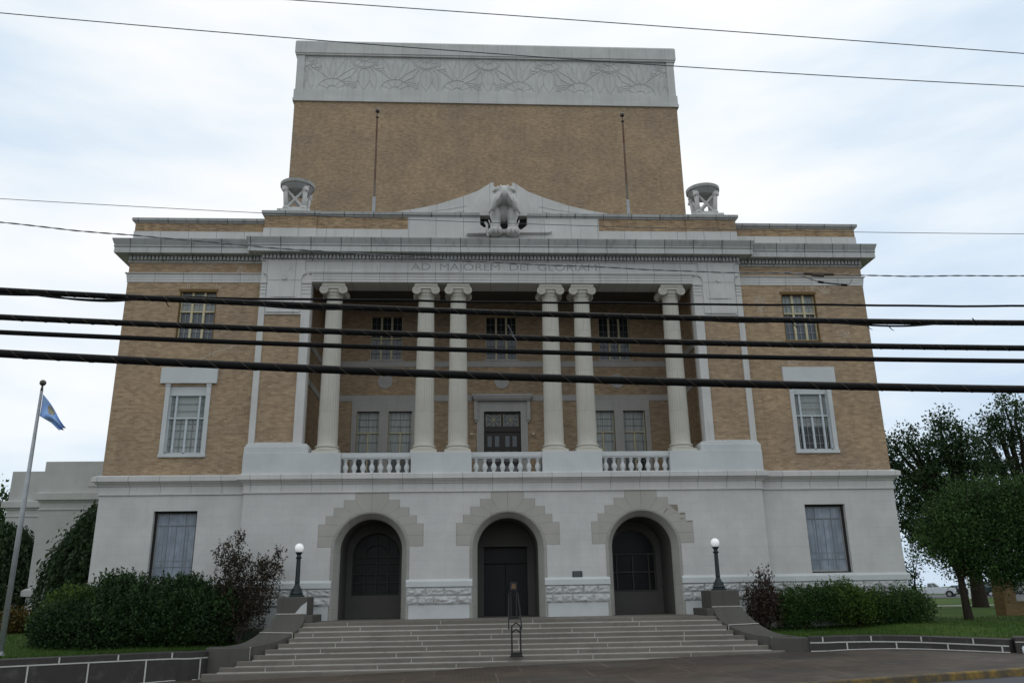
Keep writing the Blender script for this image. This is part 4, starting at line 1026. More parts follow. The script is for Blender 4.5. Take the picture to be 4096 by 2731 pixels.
LW = [(-24,-11.4),(-18,-8.5),(-15.5,-6.5),(-13.6,-5.25),(-12,-4.45),(-11,-3.98),(-10.3,-3.65),(-9.7,-3.5),(-9.35,-3.6),(-9.02,-3.22)]
lw_ = []
for p in chain([(x,y,0) for x,y in LW],3): lw_.append((p.x,p.y))
retaining('retaining_wall',lw_,.82,'dark stone retaining wall with white joints below the big green hedge and flagpole',.17,1.45)
RWP = [(8.62,-4.0),(9.05,-4.08),(9.35,-3.98),(10,-3.98),(10.6,-4.08),(11.1,-4.35),(11.6,-4.82),(12.1,-5.6),(12.5,-6.35),(12.85,-7.0)]
retaining('retaining_wall',[(p.x,p.y) for p in chain([(x,y,0) for x,y in RWP],2)],.93,'low dark stone retaining wall with white joints below the lawn with the round tree',.16,1.5)
wp = M().prismz([(12.80,-7.2),(14.6,-8.0),(18,-8.9),(18,-8.4),(14.4,-7.3),(13.1,-6.6)],0,.99).build('end_wall','wall_dark',None,bevel=.02)
wp['label'] = 'taller dark stone wall end beside the crumpled litter bag'; wp['category'] = 'wall'
m = M(); m.add([(12.79,-7.21,.86),(14.6,-8.012,.86),(14.6,-8.012,.885),(12.79,-7.21,.885)],[(0,1,2,3)]); m.build('mortar_joint','caulk',wp)

# ================================================================== HANDRAILS
t = thing('handrail',(0.05,-2.1,1.5),'black iron handrail with small orange emblem at the top of the steps','handrail')
def frame(m,cx,y,z0,h,w,r=.022):
    m.tube([(cx-w,y,z0),(cx-w,y,z0+h-.10),(cx,y,z0+h),(cx+w,y,z0+h-.10),(cx+w,y,z0)],r,8); m.tube([(cx-w,y,z0+h-.28),(cx,y,z0+h-.18),(cx+w,y,z0+h-.28)],r*.9,8)
m = M(); frame(m,.05,-2.05,1.5,.95,.085); m.build('post_frame','rail_black',t)
m = M(); m.box(-.13,.23,-2.15,-1.95,1.5,1.535); m.box(-.10,.20,-2.09,-2.01,1.53,1.60); m.build('base_plate','rail_black',t)
for s in (-1,1):
    M().tube([(.05+s*.085,-2.05,2.33),(.03+s*.14,-2.3,2.25),(.01+s*.17,-3.0,1.76),(.0+s*.19,-3.45,1.36),(.0+s*.19,-3.52,1.27)],.020,8).build('rail','rail_black',t,smooth=True)
m = M(); m.box(-.06,.16,-2.10,-2.06,2.36,2.62); e = m.build('emblem_plate','emblem_blue',t,bevel=.01)
m = M(); m.prism([(.05-.085,2.42),(.05+.085,2.42),(.05+.05,2.57),(.05-.05,2.57)],-2.108,-2.098); m.build('emblem','emblem_gold',e)
t = thing('handrail',(0,-4.2,.4),'black iron post frame with pointed top at the foot of the steps','handrail')
yf = -4.28; zf = 1.5-RZ*7
m = M(); frame(m,-.02,yf,zf,.92,.125,.024); m.build('post_frame','rail_black',t)
m = M(); m.box(-.20,.16,yf-.11,yf+.11,zf,zf+.03); m.box(-.18,.14,yf-.035,yf+.035,zf+.03,zf+.12); m.build('base_plate','rail_black',t)
t2 = t

# ================================================================== FLAGPOLE AND FLAG
FX,FY = -14.42,-4.0
t = thing('flagpole',(FX,FY,.8),'tall pale metal flagpole with ball top rising from the lawn','flagpole')
M().tube([(FX,FY,.7),(FX,FY,4.5),(FX,FY,8.42)],[.085,.07,.042],14).build('pole','pole_metal',t,smooth=True)
m = M(); m.ball((FX,FY,8.66),.095,16,12); m.tube([(FX,FY,8.4),(FX,FY,8.6)],[.045,.025],8); m.build('finial_ball','ball_bronze',t,smooth=True)
M().lathe(FX,FY,[(.16,.72),(.16,.84),(.10,.88),(.09,.95)],16).build('base_collar','pole_metal',t)
M().tube([(FX+.06,FY-.05,8.35),(FX+.10,FY-.07,4.5),(FX+.10,FY-.1,1.9)],.006,5).build('halyard','wire_light',t)
m = M(); vs = []; nu,nv = 16,12
for i in range(nu+1):
    u = i/nu
    for j in range(nv+1):
        v = j/nv
        tx,tz = FX+.06+.80*u**.95, 8.30-1.02*u**1.05
        bx_,bz_ = FX+.05+.62*u**1.15, 7.63-.06*math.sin(pi*u)*1-.44*u**2.2
        x = tx+(bx_-tx)*v; z = tz+(bz_-tz)*v
        vs.append((x, FY+.10*math.sin(6*u+3*v)*u+.07*math.sin(11*v*(u+.2))*(.3+u), z))
m.add(vs,[(i*(nv+1)+j,(i+1)*(nv+1)+j,(i+1)*(nv+1)+j+1,i*(nv+1)+j+1) for i in range(nu) for j in range(nv)])
fl = m.build('flag','flag_cloth',None,smooth=True,label='limp light blue flag with a tan emblem hanging from the flagpole',category='flag')
sd_ = fl.modifiers.new('solid','SOLIDIFY'); sd_.thickness = .006
m = M(); ids = [(i,j) for i in range(4,9) for j in range(1,6) if (i-6)**2+(j-2.8)**2 < 6.5]
g = lambda i,j: (vs[i*(nv+1)+j][0], vs[i*(nv+1)+j][1]-.012, vs[i*(nv+1)+j][2])
for i,j in ids: m.poly([g(i,j),g(i+1,j),g(i+1,j+1),g(i,j+1)])
m.build('flag_emblem','flag_emblem',fl,smooth=True)

# ================================================================== OVERHEAD CABLES
def interp(pts, n=90, ext=9):
    P = sorted(pts); xs_ = np.array([p[0] for p in P]); zs_ = np.array([p[1] for p in P])
    deg = 3 if len(P) > 4 else 2
    c = np.polyfit(xs_,zs_,min(deg,2)); x = np.linspace(xs_[0]-ext,xs_[-1]+ext,n)
    return [(float(a),float(np.polyval(c,a))) for a in x]
def cable(label, Y, pts, r, mat='cable_black', lash=0, wob=0, strands=0, n=90):
    q = interp(pts,n)
    if wob: q = [(x,z+wob*math.sin(x*2.3+1)+wob*.6*math.sin(x*5.1)) for x,z in q]
    pts3 = [(x,Y,z) for x,z in q]
    m = M()
    if strands:
        x0,x1 = q[0][0],q[-1][0]; k = int((x1-x0)/.05); X_ = np.linspace(x0,x1,k); Z_ = np.interp(X_,[a for a,_ in q],[b for _,b in q])
        for s in range(strands):
            m.tube([(X_[i],Y+r*.55*math.cos(X_[i]*16+2*pi*s/strands),Z_[i]+r*.55*math.sin(X_[i]*16+2*pi*s/strands)) for i in range(k)],r*.55,5)
    else: m.tube(pts3,r,10)
    o = m.build('overhead_cable',mat,None,smooth=True,label=label,category='cable',group='cables strung across the view')
    if lash:
        x0,x1 = q[0][0],q[-1][0]; k = int((x1-x0)/.03); X_ = np.linspace(x0,x1,k); Z_ = np.interp(X_,[a for a,_ in q],[b for _,b in q]); m = M()
        m.tube([(X_[i],Y+(r+.002)*math.cos(X_[i]*lash),Z_[i]+(r+.002)*math.sin(X_[i]*lash)) for i in range(k)],.0035,4)
        m.tube([(X_[i],Y+.01,Z_[i]+r+.004) for i in range(0,k,4)],.006,5)
        m.build('lashing_wire','cable_lash',o)
    return o
cable('thin grey wire highest in the sky, passing above the tower',-17,[(-4.61,12.23),(-.47,12.0),(4.2,11.72),(8.6,11.45)],.0085,'wire_grey')
cable('thin grey wire crossing the carved frieze at the tower top',-17,[(-9.36,11.83),(-5.71,11.52),(-4.23,11.41),(-.49,11.20),(2.14,11.03),(5.67,10.88),(8.45,10.75)],.0085,'wire_grey')
cable('faint thin wire passing in front of the parapet and eagle',-14,[(-10.62,9.85),(-8.09,9.71),(-5.45,9.61),(-2.6,9.48),(1.23,9.37),(6.57,9.30),(10.18,9.29)],.0062,'wire_grey')
def poly_cable(pts): return pts
c4 = cable('twisted silvery wire with a splice, crossing the cornice and frieze',-19,[(-7.51,6.98),(-6.96,6.95),(-6.4,6.9),(-5.39,6.81),(-3.58,6.63),(-1.86,6.51),(1.04,6.41),(3.3,6.34),(4.63,6.33),(6.18,6.33)],.010,'wire_light',wob=.006,strands=2)
zc4 = 6.345
m = M(); m.tube([(3.10,-19,zc4+.005),(3.50,-19.01,zc4-.01)],.020,8); m.tube([(3.2,-19.02,zc4-.02),(3.36,-19.02,zc4-.03)],.022,8); m.build('splice_sleeve','cable_lash',c4)
m = M(); m.tube([(p.x,p.y,p.z) for p in chain([(2.83,-19,6.375),(3.06,-19.02,6.31),(3.28,-19.03,6.22),(3.46,-19.03,6.19),(3.64,-19.03,6.175),(3.72,-19.02,6.22),(3.78,-19,6.34)],6)],.007,6); m.build('hanging_jumper','wire_light',c4,smooth=True)
m = M(); m.tube([(3.27,-19.03,6.222),(3.34,-19.03,6.21)],.016,8); m.tube([(3.58,-19.03,6.18),(3.66,-19.03,6.176)],.016,8); m.tube([(3.30,-19.03,6.215),(3.60,-19.03,6.18)],.009,6); m.build('jumper_sleeve','cable_black',c4)
cable('slender black cable just above the looped bundle',-20,[(-5.8,5.63),(-4.33,5.60),(-3.13,5.575),(-.79,5.565),(.77,5.56),(3.42,5.54),(5.34,5.535)],.0135,'cable_black',wob=.004)
c6 = cable('topmost thick black cable bundle, with loose loops at both ends',-20.5,[(-6.48,5.50),(-6.2,5.485),(-5.84,5.455),(-5.09,5.41),(-3.13,5.32),(-.83,5.26),(1.62,5.19),(3.38,5.16),(4.92,5.15)],.030,'cable_black',lash=30)
for lp in ([(-6.3,5.48),(-5.97,5.43),(-5.64,5.385),(-5.28,5.37),(-4.95,5.40)],[(-6.3,5.47),(-5.97,5.42),(-5.66,5.392),(-5.28,5.382),(-4.95,5.40)],[(2.3,5.165),(2.62,5.15),(3.12,5.115),(3.52,5.108),(3.95,5.14)],[(.9,5.21),(1.3,5.165),(1.7,5.15),(2.1,5.16)],[(-3.9,5.345),(-3.4,5.30),(-2.9,5.285),(-2.4,5.31)]):
    M().tube([(p.x,p.y,p.z) for p in chain([(x,-20.52,z) for x,z in lp],8)],.011,6).build('loose_loop','cable_black',c6,smooth=True)
for x,z in ((3.05,5.12),(3.3,5.11),(-4.7,5.36),(2.2,5.14),(4.3,5.20)): M().tube([(x,-20.53,z),(x+.03,-20.54,z-.05),(x+.06,-20.54,z-.065)],[.007,.005,.002],5).build('wire_stub','cable_black',c6)
c7 = cable('second thick black cable bundle, with a snapped lashing wire dangling',-20.7,[(-6.31,5.12),(-4.98,5.06),(-3.07,4.97),(-.85,4.905),(1.52,4.84),(4.71,4.79)],.029,'cable_black',lash=26)
m = M(); m.tube([(-1.02,-20.72,5.03),(-1.01,-20.74,5.04),(-.915,-20.72,4.86)],.0035,5); m.tube([(-.99,-20.73,4.95),(-.92,-20.73,4.87)],.003,5); m.build('snapped_wire','wire_light',c7)
cable('third thick black cable, smooth and plain',-20.9,[(-6.17,4.89),(-4.87,4.84),(-3.02,4.76),(-.87,4.695),(1.43,4.63),(4.54,4.59)],.025,'cable_black')
cable('thickest black cable bundle, spirally lashed, lowest of them all',-21.2,[(-5.96,4.58),(-4.72,4.51),(-2.95,4.42),(-.9,4.34),(1.3,4.265),(4.25,4.20)],.037,'cable_black',lash=20)

# ================================================================== PLANTS
def leaves(name, mat, parent, cen, nor, size, tone, asp=.5, bend=.25):
    """one mesh of leaf-shaped faces: cen (n,3), nor (n,3) leaf axis, size (n,)"""
    n = len(cen); ax = nor/np.linalg.norm(nor,axis=1,keepdims=True)
    rv = rng.normal(size=(n,3)); sd = np.cross(ax,rv); sd /= np.linalg.norm(sd,axis=1,keepdims=True)+1e-9; up = np.cross(sd,ax)
    s = size[:,None]
    p0 = cen-ax*s*.5; p2 = cen+ax*s*.5-up*s*bend*.4; p1 = cen+sd*s*asp*.5+up*s*bend*.2; p3 = cen-sd*s*asp*.5+up*s*bend*.2
    v = np.stack([p0,p1,p2,p3],1).reshape(-1,3)-np.array(org(parent))
    me = bpy.data.meshes.new(name); me.vertices.add(4*n); me.vertices.foreach_set('co',v.astype(np.float32).ravel())
    me.loops.add(4*n); me.loops.foreach_set('vertex_index',np.arange(4*n,dtype=np.int32))
    me.polygons.add(n); me.polygons.foreach_set('loop_start',np.arange(0,4*n,4,dtype=np.int32)); me.polygons.foreach_set('loop_total',np.full(n,4,dtype=np.int32))
    a = me.attributes.new('tone','FLOAT','POINT'); a.data.foreach_set('value',np.repeat(np.clip(tone,0,1),4).astype(np.float32))
    me.update(calc_edges=True); me.materials.append(MAT[mat])
    o = bpy.data.objects.new(name,me); COL.objects.link(o)
    if parent is not None: o.parent = parent
    return o
def clumps(ells, nc, per, cs, surf=.55, zb=0):
    """leaf clumps spread through a union of ellipsoids; returns leaf centres, outward axes, clump tone"""
    C=[];A=[];Tn=[]
    w = np.array([e[3]*e[4]*e[5] for e in ells]); w = w/w.sum()
    for _ in range(nc):
        e = ells[rng.choice(len(ells),p=w)]
        d = rng.normal(size=3); d /= np.linalg.norm(d); q = surf+(1-surf)*rng.random()**.6 if rng.random()<.8 else rng.random()
        c = np.array(e[:3])+d*q*np.array(e[3:6]); k = rng.poisson(per)+1
        if c[2] < zb: c[2] = zb+abs(rng.normal())*.1
        off = rng.normal(size=(k,3))*cs*(.6+.8*rng.random())
        C.append(c+off); a = d*.7+np.array([0,0,.45]); A.append(a+rng.normal(size=(k,3))*.75)
        Tn.append(np.clip(rng.normal(.40,.27)+rng.normal(size=k)*.12,0,1))
    return np.concatenate(C),np.concatenate(A),np.concatenate(Tn)
def shoots(ells, ns, L, per, spread=.05, top=.2):
    """upright leafy shoots that break the outline"""
    C=[];A=[];Tn=[]
    for _ in range(ns):
        e = ells[rng.integers(len(ells))]; d = rng.normal(size=3); d[2] = abs(d[2])+top; d /= np.linalg.norm(d)
        b = np.array(e[:3])+d*np.array(e[3:6])*.92; l = L*(.4+.9*rng.random()); ax = d*.45+np.array([0,0,1.0])+rng.normal(size=3)*.2; ax /= np.linalg.norm(ax)
        t = rng.random(per); C.append(b+ax*(t*l)[:,None]+rng.normal(size=(per,3))*spread*(1-.6*t)[:,None]); A.append(ax*.6+rng.normal(size=(per,3))*.7); Tn.append(np.clip(rng.normal(.62,.24)+rng.normal(size=per)*.1,0,1))
    return np.concatenate(C),np.concatenate(A),np.concatenate(Tn)
def stems(base, tips, r0, r1, wig=.08, n=6):
    m = M()
    for tp in tips:
        b = Vector(base); e = Vector(tp); pts = []
        for i in range(n+1):
            t = i/n; p = b.lerp(e,t); p.z = b.z+(e.z-b.z)*t**.9
            p += Vector((random.uniform(-1,1),random.uniform(-1,1),0))*wig*math.sin(pi*t); pts.append(p)
        m.tube(pts,[r0+(r1-r0)*i/n for i in range(n+1)],6)
    return m
def bush(name, loc, label, cat, mat, ells, nc, per, cs, leaf, ns=0, L=.4, sper=14, group=None, bark='bark', asp=.5, surf=.55, nst=7, stem_r=.03, pname='stem'):
    t = thing(name, loc, label, cat, group)
    tips = [(e[0]+random.uniform(-.5,.5)*e[3], e[1]+random.uniform(-.5,.5)*e[4], e[2]+.5*e[5]) for e in ells for _ in range(max(1,nst//len(ells)))]
    stems((loc[0],loc[1],loc[2]-.1),tips,stem_r,stem_r*.25).build(pname,bark,t,smooth=True)
    C,A_,Tn = clumps(ells,nc,per,cs,surf,loc[2]+.05)
    if ns:
        c2,a2,t2_ = shoots(ells,ns,L,sper); C=np.concatenate([C,c2]); A_=np.concatenate([A_,a2]); Tn=np.concatenate([Tn,t2_])
    leaves('foliage',mat,t,C,A_,leaf*(.6+.8*rng.random(len(C))),Tn,asp)
    return t
HG = 'shrubs planted along the temple front'
bush('hedge_shrub',(-11.9,-1.0,.95),'largest dark green shrub, in front of the leaded window left of the steps','shrub','leaf_holly',[(-12.3,-1.0,1.75,1.35,1.0,1.0),(-12.6,-.9,2.2,.8,.7,.62),(-11.5,-1.4,1.6,1.2,.9,.85),(-11.2,-.9,2.0,.6,.6,.6)],2300,17,.10,.085,420,.5,24,group=HG)
bush('hedge_shrub',(-9.9,-1.1,.95),'dense dark green shrub between the largest shrub and the reddish bush','shrub','leaf_holly',[(-10.3,-1.1,1.7,1.15,.95,.98),(-9.5,-1.3,1.6,1.0,.9,.88),(-10.6,-.9,2.05,.7,.7,.6)],2000,17,.10,.085,400,.48,24,group=HG)
bush('hedge_shrub',(-13.7,-1.5,.9),'dark green shrub with yellow-green new growth at the hedge end nearest the flagpole','shrub','leaf_bright',[(-13.75,-1.2,1.75,.95,.8,.95),(-14.2,-1.5,1.45,.7,.7,.65)],900,15,.10,.085,120,.3,18,group=HG)
bush('hedge_shrub',(-13.6,-2.0,.9),'low dark green shrub in front of the yellow-green one','shrub','leaf_holly',[(-13.6,-2.0,1.45,1.1,.7,.75),(-12.7,-2.1,1.35,1.0,.7,.65)],1500,15,.10,.085,90,.22,18,group=HG)
# reddish small tree with bare pale stems
t = thing('red_bush',(-8.55,-1.35,.95),'tall thin reddish-brown bush with bare pale stems, left of the steps','bush')
tips = [(-9.35,-1.3,4.0),(-8.9,-1.2,4.05),(-8.6,-1.1,3.7),(-7.7,-1.3,3.3),(-7.95,-1.5,2.9),(-9.2,-1.5,3.1),(-8.3,-1.2,3.4),(-8.1,-1.6,2.4),(-8.9,-1.6,2.5)]
stems((-8.58,-1.4,.85),tips,.045,.010,.14,8).build('stem','bark_grey',t,smooth=True)
ells = [(-9.30,-1.3,3.5,.24,.25,.42),(-8.85,-1.2,3.75,.20,.22,.5),(-8.9,-1.25,3.2,.38,.35,.5),(-8.3,-1.3,3.0,.55,.45,.5),(-7.72,-1.35,2.95,.35,.35,.5),(-7.55,-1.3,3.3,.12,.15,.35),(-8.7,-1.5,2.35,.75,.5,.6),(-8.0,-1.6,2.2,.6,.45,.55),(-9.1,-1.5,2.6,.35,.35,.5),(-8.4,-1.7,1.6,.65,.4,.4)]
C,A_,Tn = clumps(ells,620,12,.075,.4); c2,a2,t2_ = shoots(ells,120,.34,14,.035)
leaves('foliage','leaf_red',t,np.concatenate([C,c2]),np.concatenate([A_,a2]),.075*(.6+.8*rng.random(len(C)+len(c2))),np.concatenate([Tn,t2_]))
bush('bare_bush',(8.5,-.9,1.1),'scraggly half-bare brown bush right of the steps','bush','leaf_brown',[(8.35,-.9,1.9,.42,.4,.65),(8.6,-.9,2.25,.3,.3,.55),(8.2,-1.0,1.45,.4,.4,.35),(8.75,-.9,1.6,.35,.35,.5)],330,9,.09,.085,70,.45,10,bark='bark_grey',nst=26,stem_r=.018)
t = bpy.data.objects[-1] if False else None
bush('leafy_shrub',(10.0,-.7,1.05),'low green shrub beside the bare brown bush','shrub','leaf_shrub',[(9.75,-.7,1.68,.75,.7,.6),(10.5,-.7,1.75,.6,.6,.6),(9.3,-.8,1.5,.4,.5,.5)],952,13,.09,.07,119,.32,16,group=HG,nst=14)
bush('leafy_shrub',(11.8,-.6,1.05),'green shrub with yellowish top below the leaded window right of the steps','shrub','leaf_bright',[(11.3,-.6,1.76,.7,.7,.66),(12.0,-.6,1.62,.6,.6,.5)],884,13,.09,.07,136,.32,16,group=HG,nst=14)
bush('leafy_shrub',(13.2,-.5,1.05),'sparse dark green shrub at the corner of the temple farthest from the steps','shrub','leaf_shrub',[(12.8,-.55,1.6,.65,.6,.55),(13.5,-.5,1.6,.6,.6,.6),(14.1,-.4,1.5,.45,.5,.5)],816,13,.09,.07,102,.32,16,group=HG,nst=14)
bush('sapling',(15.3,2.2,1.05),'slim leafy sapling at the temple corner','sapling','leaf_oak',[(15.35,2.2,2.1,.3,.3,.9),(15.55,2.2,3.2,.22,.25,.6),(15.1,2.0,1.6,.4,.4,.5)],150,10,.11,.09,30,.4,nst=8,pname='trunk')
bush('yellow_shrub',(-18.6,4.5,1.05),'small yellowish shrub against the white hall base','shrub','leaf_autumn',[(-18.5,4.5,1.45,.6,.5,.5)],170,10,.12,.12,20,.25)
bush('yellow_shrub',(-20.3,5.0,1.05),'small rusty yellow shrub behind the flagpole','shrub','leaf_autumn',[(-20.4,5.0,1.35,.75,.5,.42)],170,10,.12,.12,20,.2)
# weeping trees against the annex
def weeping(name, base, label, crown, H, ns, wid, gd):
    t = thing(name, base, label, 'weeping tree', gd)
    bx0,by0,bz0 = base
    m = stems(base,[(crown[0],crown[1],H-.4),(crown[0]-.7,crown[1]-.2,H-1.0),(crown[0]+.6,crown[1],H-.9)],.13,.04,.15,8); m.build('trunk','bark',t,smooth=True)
    C=[];A=[];Tn=[]
    for _ in range(ns):
        a = rng.random()*2*pi; rr = wid*math.sqrt(rng.random()); top = H-(rr/wid)**1.6*1.6-rng.random()*.5
        p = np.array([crown[0]+rr*.35*math.cos(a),crown[1]+rr*.25*math.sin(a),top]); out = np.array([math.cos(a),math.sin(a)*.7,0])*(.5+.5*rng.random())*wid*.75
        Ls = (top-bz0)*(.35+.6*rng.random()); k = int(Ls*13); tt = np.linspace(0,1,max(4,k))
        P = p+out*(1-(1-tt)**2)[:,None]+np.array([0,0,1])*(.25*np.sin(pi*np.minimum(tt*2.2,1))-Ls*tt**1.5)[:,None]+rng.normal(size=(len(tt),3))*.06
        C.append(P); A.append(np.tile([0,0,-1.0],(len(tt),1))+out*.4+rng.normal(size=(len(tt),3))*.5); Tn.append(np.clip(rng.normal(.4,.22)+rng.normal(size=len(tt))*.1,0,1))
    C=np.concatenate(C); leaves('crown','leaf_willow',t,C,np.concatenate(A),.19*(.6+.8*rng.random(len(C))),np.concatenate(Tn),.36)
weeping('weeping_tree',(-16.3,6,1.0),'dark weeping tree between the cream side hall and the temple corner',(-16.1,6,0),6.1,760,2.5,'weeping trees by the side hall')
weeping('weeping_tree',(-21.6,9,1.0),'dark weeping tree behind the flagpole in front of the far hall wall',(-21.7,9,0),5.6,720,2.3,'weeping trees by the side hall')
def tree(name, base, label, mat, tr, limbs, ells, nc, per, cs, leaf, group=None, surf=.45, lean=0):
    t = thing(name, base, label, 'tree', group); b = Vector(base); fork = b+Vector((lean,0,tr[1]))
    m = M(); m.tube([b+Vector((0,0,-.15)),b+Vector((0,0,.15)),b.lerp(fork,.5),fork],[tr[0]*1.35,tr[0]*1.05,tr[0]*.85,tr[0]*.75],12)
    for e in ells[:limbs]:
        for q in range(2):
            tip = Vector((e[0]+random.uniform(-.4,.4)*e[3],e[1]+random.uniform(-.4,.4)*e[4],e[2]+random.uniform(-.1,.7)*e[5])); pts = []
            for i in range(7):
                u = i/6; p = fork.lerp(tip,u); p.z += .35*math.sin(pi*u); p += Vector((random.uniform(-1,1),random.uniform(-1,1),random.uniform(-1,1)))*.12*u; pts.append(p)
            m.tube(pts,[tr[0]*.6*(1-u/7)+.02 for u in range(7)],7)
    m.build('trunk','bark',t,smooth=True)
    C,A_,Tn = clumps(ells,nc,per,cs,surf); leaves('crown',mat,t,C,A_,leaf*(.6+.8*rng.random(len(C))),Tn,.55)
    return t
tree('round_tree',(16.35,.6,1.08),'bushy green tree with drooping lower branches and a bare leaning trunk on the lawn','leaf_oak',(.15,1.5),9,
     [(16.2,.6,4.3,1.0,1.1,.8),(17.2,.6,5.35,1.0,1.0,.72),(18.2,.7,4.7,1.2,1.2,.9),(19.3,.7,5.4,1.1,1.1,.7),(15.9,.5,3.5,.75,.8,.6),(17.1,.3,3.9,1.1,1.0,.7),(18.9,.6,3.8,1.3,1.2,.9),(20.3,.8,4.6,1.2,1.2,1.0),(16.6,.9,4.9,.8,.9,.6),
      (17.3,.3,3.0,.9,.8,.5),(18.6,.4,2.9,1.0,.9,.55),(20.0,.8,3.1,1.1,1.0,.75),(18.4,1.6,2.75,1.1,.7,.5),(16.9,1.4,3.0,.7,.6,.4),(19.2,1.2,5.0,.9,.9,.7),(16.5,.2,3.35,.6,.6,.4),(18.0,.6,5.85,.5,.6,.35),(15.2,.6,3.9,.35,.4,.4)],1750,34,.20,.095,lean=-.05)
tree('tall_tree',(27.0,17,1.1),'tall open-crowned tree with thick dark trunk behind the round tree','leaf_elm',(.40,3.2),10,
     [(23.2,17,9.7,.75,1.0,1.0),(24.4,17,10.3,.6,.9,.9),(25.6,17,9.7,.9,1.1,1.0),(26.6,17,11.2,.7,.9,1.0),(27.6,17,10.4,.8,1.0,.9),(23.6,17,8.3,1.0,1.2,.8),(25.2,17,8.3,1.1,1.3,.8),(26.8,17,9.3,1.0,1.2,.8),(28.3,17,9.0,1.0,1.2,.8),
      (23.4,16.7,6.9,.9,1.1,.9),(24.9,17,6.8,1.2,1.4,.8),(26.8,17,7.5,1.3,1.5,.9),(28.5,17,7.3,1.2,1.4,.9),(23.3,16.5,5.7,.7,1,.7),(24.7,17,5.2,1.3,1.4,.9),(27.0,17,5.4,1.8,1.7,1.1),(25.3,17,4.4,1.3,1.4,.6)],1000,30,.27,.17,'tall trees beyond the lawn',.3)
tree('tall_tree',(31.6,18,1.1),'tallest tree at the picture edge, with sky showing through its crown','leaf_elm',(.36,3.2),8,
     [(31.6,18,12.6,.7,1.0,.9),(30.4,18,11.6,.8,1.1,.9),(32.8,18,12.0,.8,1.1,1.0),(29.6,18,10.4,.9,1.2,.8),(31.4,18,10.8,.9,1.2,.8),(33.0,18,10.2,1.1,1.3,.9),(30.0,18,8.9,1.0,1.3,.8),(31.8,18,9.0,1.1,1.4,.7),(33.6,18,8.4,1.2,1.4,.9),(30.4,18,7.0,1.3,1.5,.9),(32.6,18,7.0,1.4,1.6,1.0),(31.2,18,5.2,1.7,1.7,1.0),(33.6,18,5.4,1.5,1.6,1.0)],720,30,.27,.17,'tall trees beyond the lawn',.3)
tree('far_tree',(-35.5,30,1.0),'dark leafy tree far behind the side hall, at the picture edge','leaf_oak',(.4,3),4,[(-35.2,30,8.4,2.6,2.2,2.3),(-34.4,30,6.2,2.0,2.0,2.2),(-36.5,30,6.5,2.6,2.2,2.5),(-34.6,30,3.8,2.0,2.0,1.6)],620,16,.33,.3)
# grass blades near the wall edges
n = 26000; gx_ = np.where(rng.random(n)<.45, rng.uniform(-17,-8.4,n), rng.uniform(8.2,24,n)); gd_ = rng.random(n)**1.7*9+.12
gy_ = np.array([front(x) for x in gx_])+gd_; gz_ = np.array([zl(x,y) for x,y in zip(gx_,gy_)])
ok = ~((gx_>-14.2)&(gx_<14.2)&(gy_>.0)); gx_,gy_,gz_ = gx_[ok],gy_[ok],gz_[ok]; n = len(gx_); sz = .085*(.5+rng.random(n))
go = leaves('grass_tufts','grass_blade',None,np.stack([gx_,gy_,gz_+sz*.4],1),np.stack([rng.normal(size=n)*.35,rng.normal(size=n)*.35,np.ones(n)],1),sz,np.clip(rng.normal(.45,.25,n),0,1),.16)
go['kind'] = 'stuff'; go['label'] = 'short green grass blades on the lawn'; go['category'] = 'grass'

# ================================================================== SIGN, LITTER, CARS
t = thing('brick_sign',(20.6,4.2,1.05),'tan brick monument sign with black letters on a pale panel, at the picture edge','sign')
m = M(); m.box(19.92,20.42,3.9,4.6,.9,2.72); m.box(20.42,23.4,4.1,4.5,.9,1.66); m.box(23.4,23.9,3.9,4.6,.9,2.72); m.build('brick_frame','sign_brick',t)
m = M(); m.box(19.86,20.48,3.84,4.66,2.72,2.80); m.box(23.34,23.96,3.84,4.66,2.72,2.80); m.box(20.42,23.4,4.05,4.5,1.66,1.74); m.build('sign_cap','grey_stone',t)
pn = M().box(20.42,23.4,4.15,4.4,1.74,2.66).build('sign_panel','sign_panel',t)
def text(s,x,y,z,h,mat,parent,nm):
    cu = bpy.data.curves.new(nm,'FONT'); cu.body = s; cu.size = h*1.4; cu.extrude = .006; cu.offset = .006
    o = bpy.data.objects.new(nm+'_curve',cu); COL.objects.link(o); bpy.context.view_layer.update()
    me = bpy.data.meshes.new_from_object(o.evaluated_get(bpy.context.evaluated_depsgraph_get())); bpy.data.objects.remove(o)
    q = org(parent)
    for v in me.vertices: v.co = (x+v.co.x-q.x, y-v.co.z-q.y, z+v.co.y-q.z)
    me.materials.clear(); me.materials.append(MAT[mat]); o = bpy.data.objects.new(nm,me); COL.objects.link(o); o.parent = parent; return o
text('RITE',20.52,4.14,2.20,.15,'letter_black',pn,'lettering'); text('MASON',20.45,4.14,1.93,.15,'letter_black',pn,'lettering')
# crumpled bag
t = thing('litter_bag',(13.0,-7.35,zs(13)),'crumpled white and blue plastic bag lying against the wall end','bag')
m = M(); bz = zs(13)
def crump(cx,cy,cz,rx,ry,rz,sd):
    b = M().ball((0,0,0),1,20,14); out = []
    for p in b.v:
        q = Vector(p); k = 1+.35*noise.noise(q*1.8+Vector((sd,0,0)))+.18*noise.noise(q*5+Vector((0,sd,0))); q *= k
        x,z = q.x*rx+q.z*.06,q.z*rz+q.x*.05; out.append((cx+x,cy+q.y*ry,max(bz+.004,cz+z)))
    return M().add(out,b.f)
crump(12.98,-7.40,bz+.13,.16,.10,.14,3.1).build('bag_front','bag_white',t); crump(13.13,-7.36,bz+.11,.13,.09,.12,8.4).build('bag_side','bag_blue',t)
m = M()
for i in range(4): m.box(12.90+.045*i,12.925+.045*i,-7.53,-7.515,bz+.08+.012*i,bz+.18+.012*i)
m.build('printed_stripes','bag_blue',t)
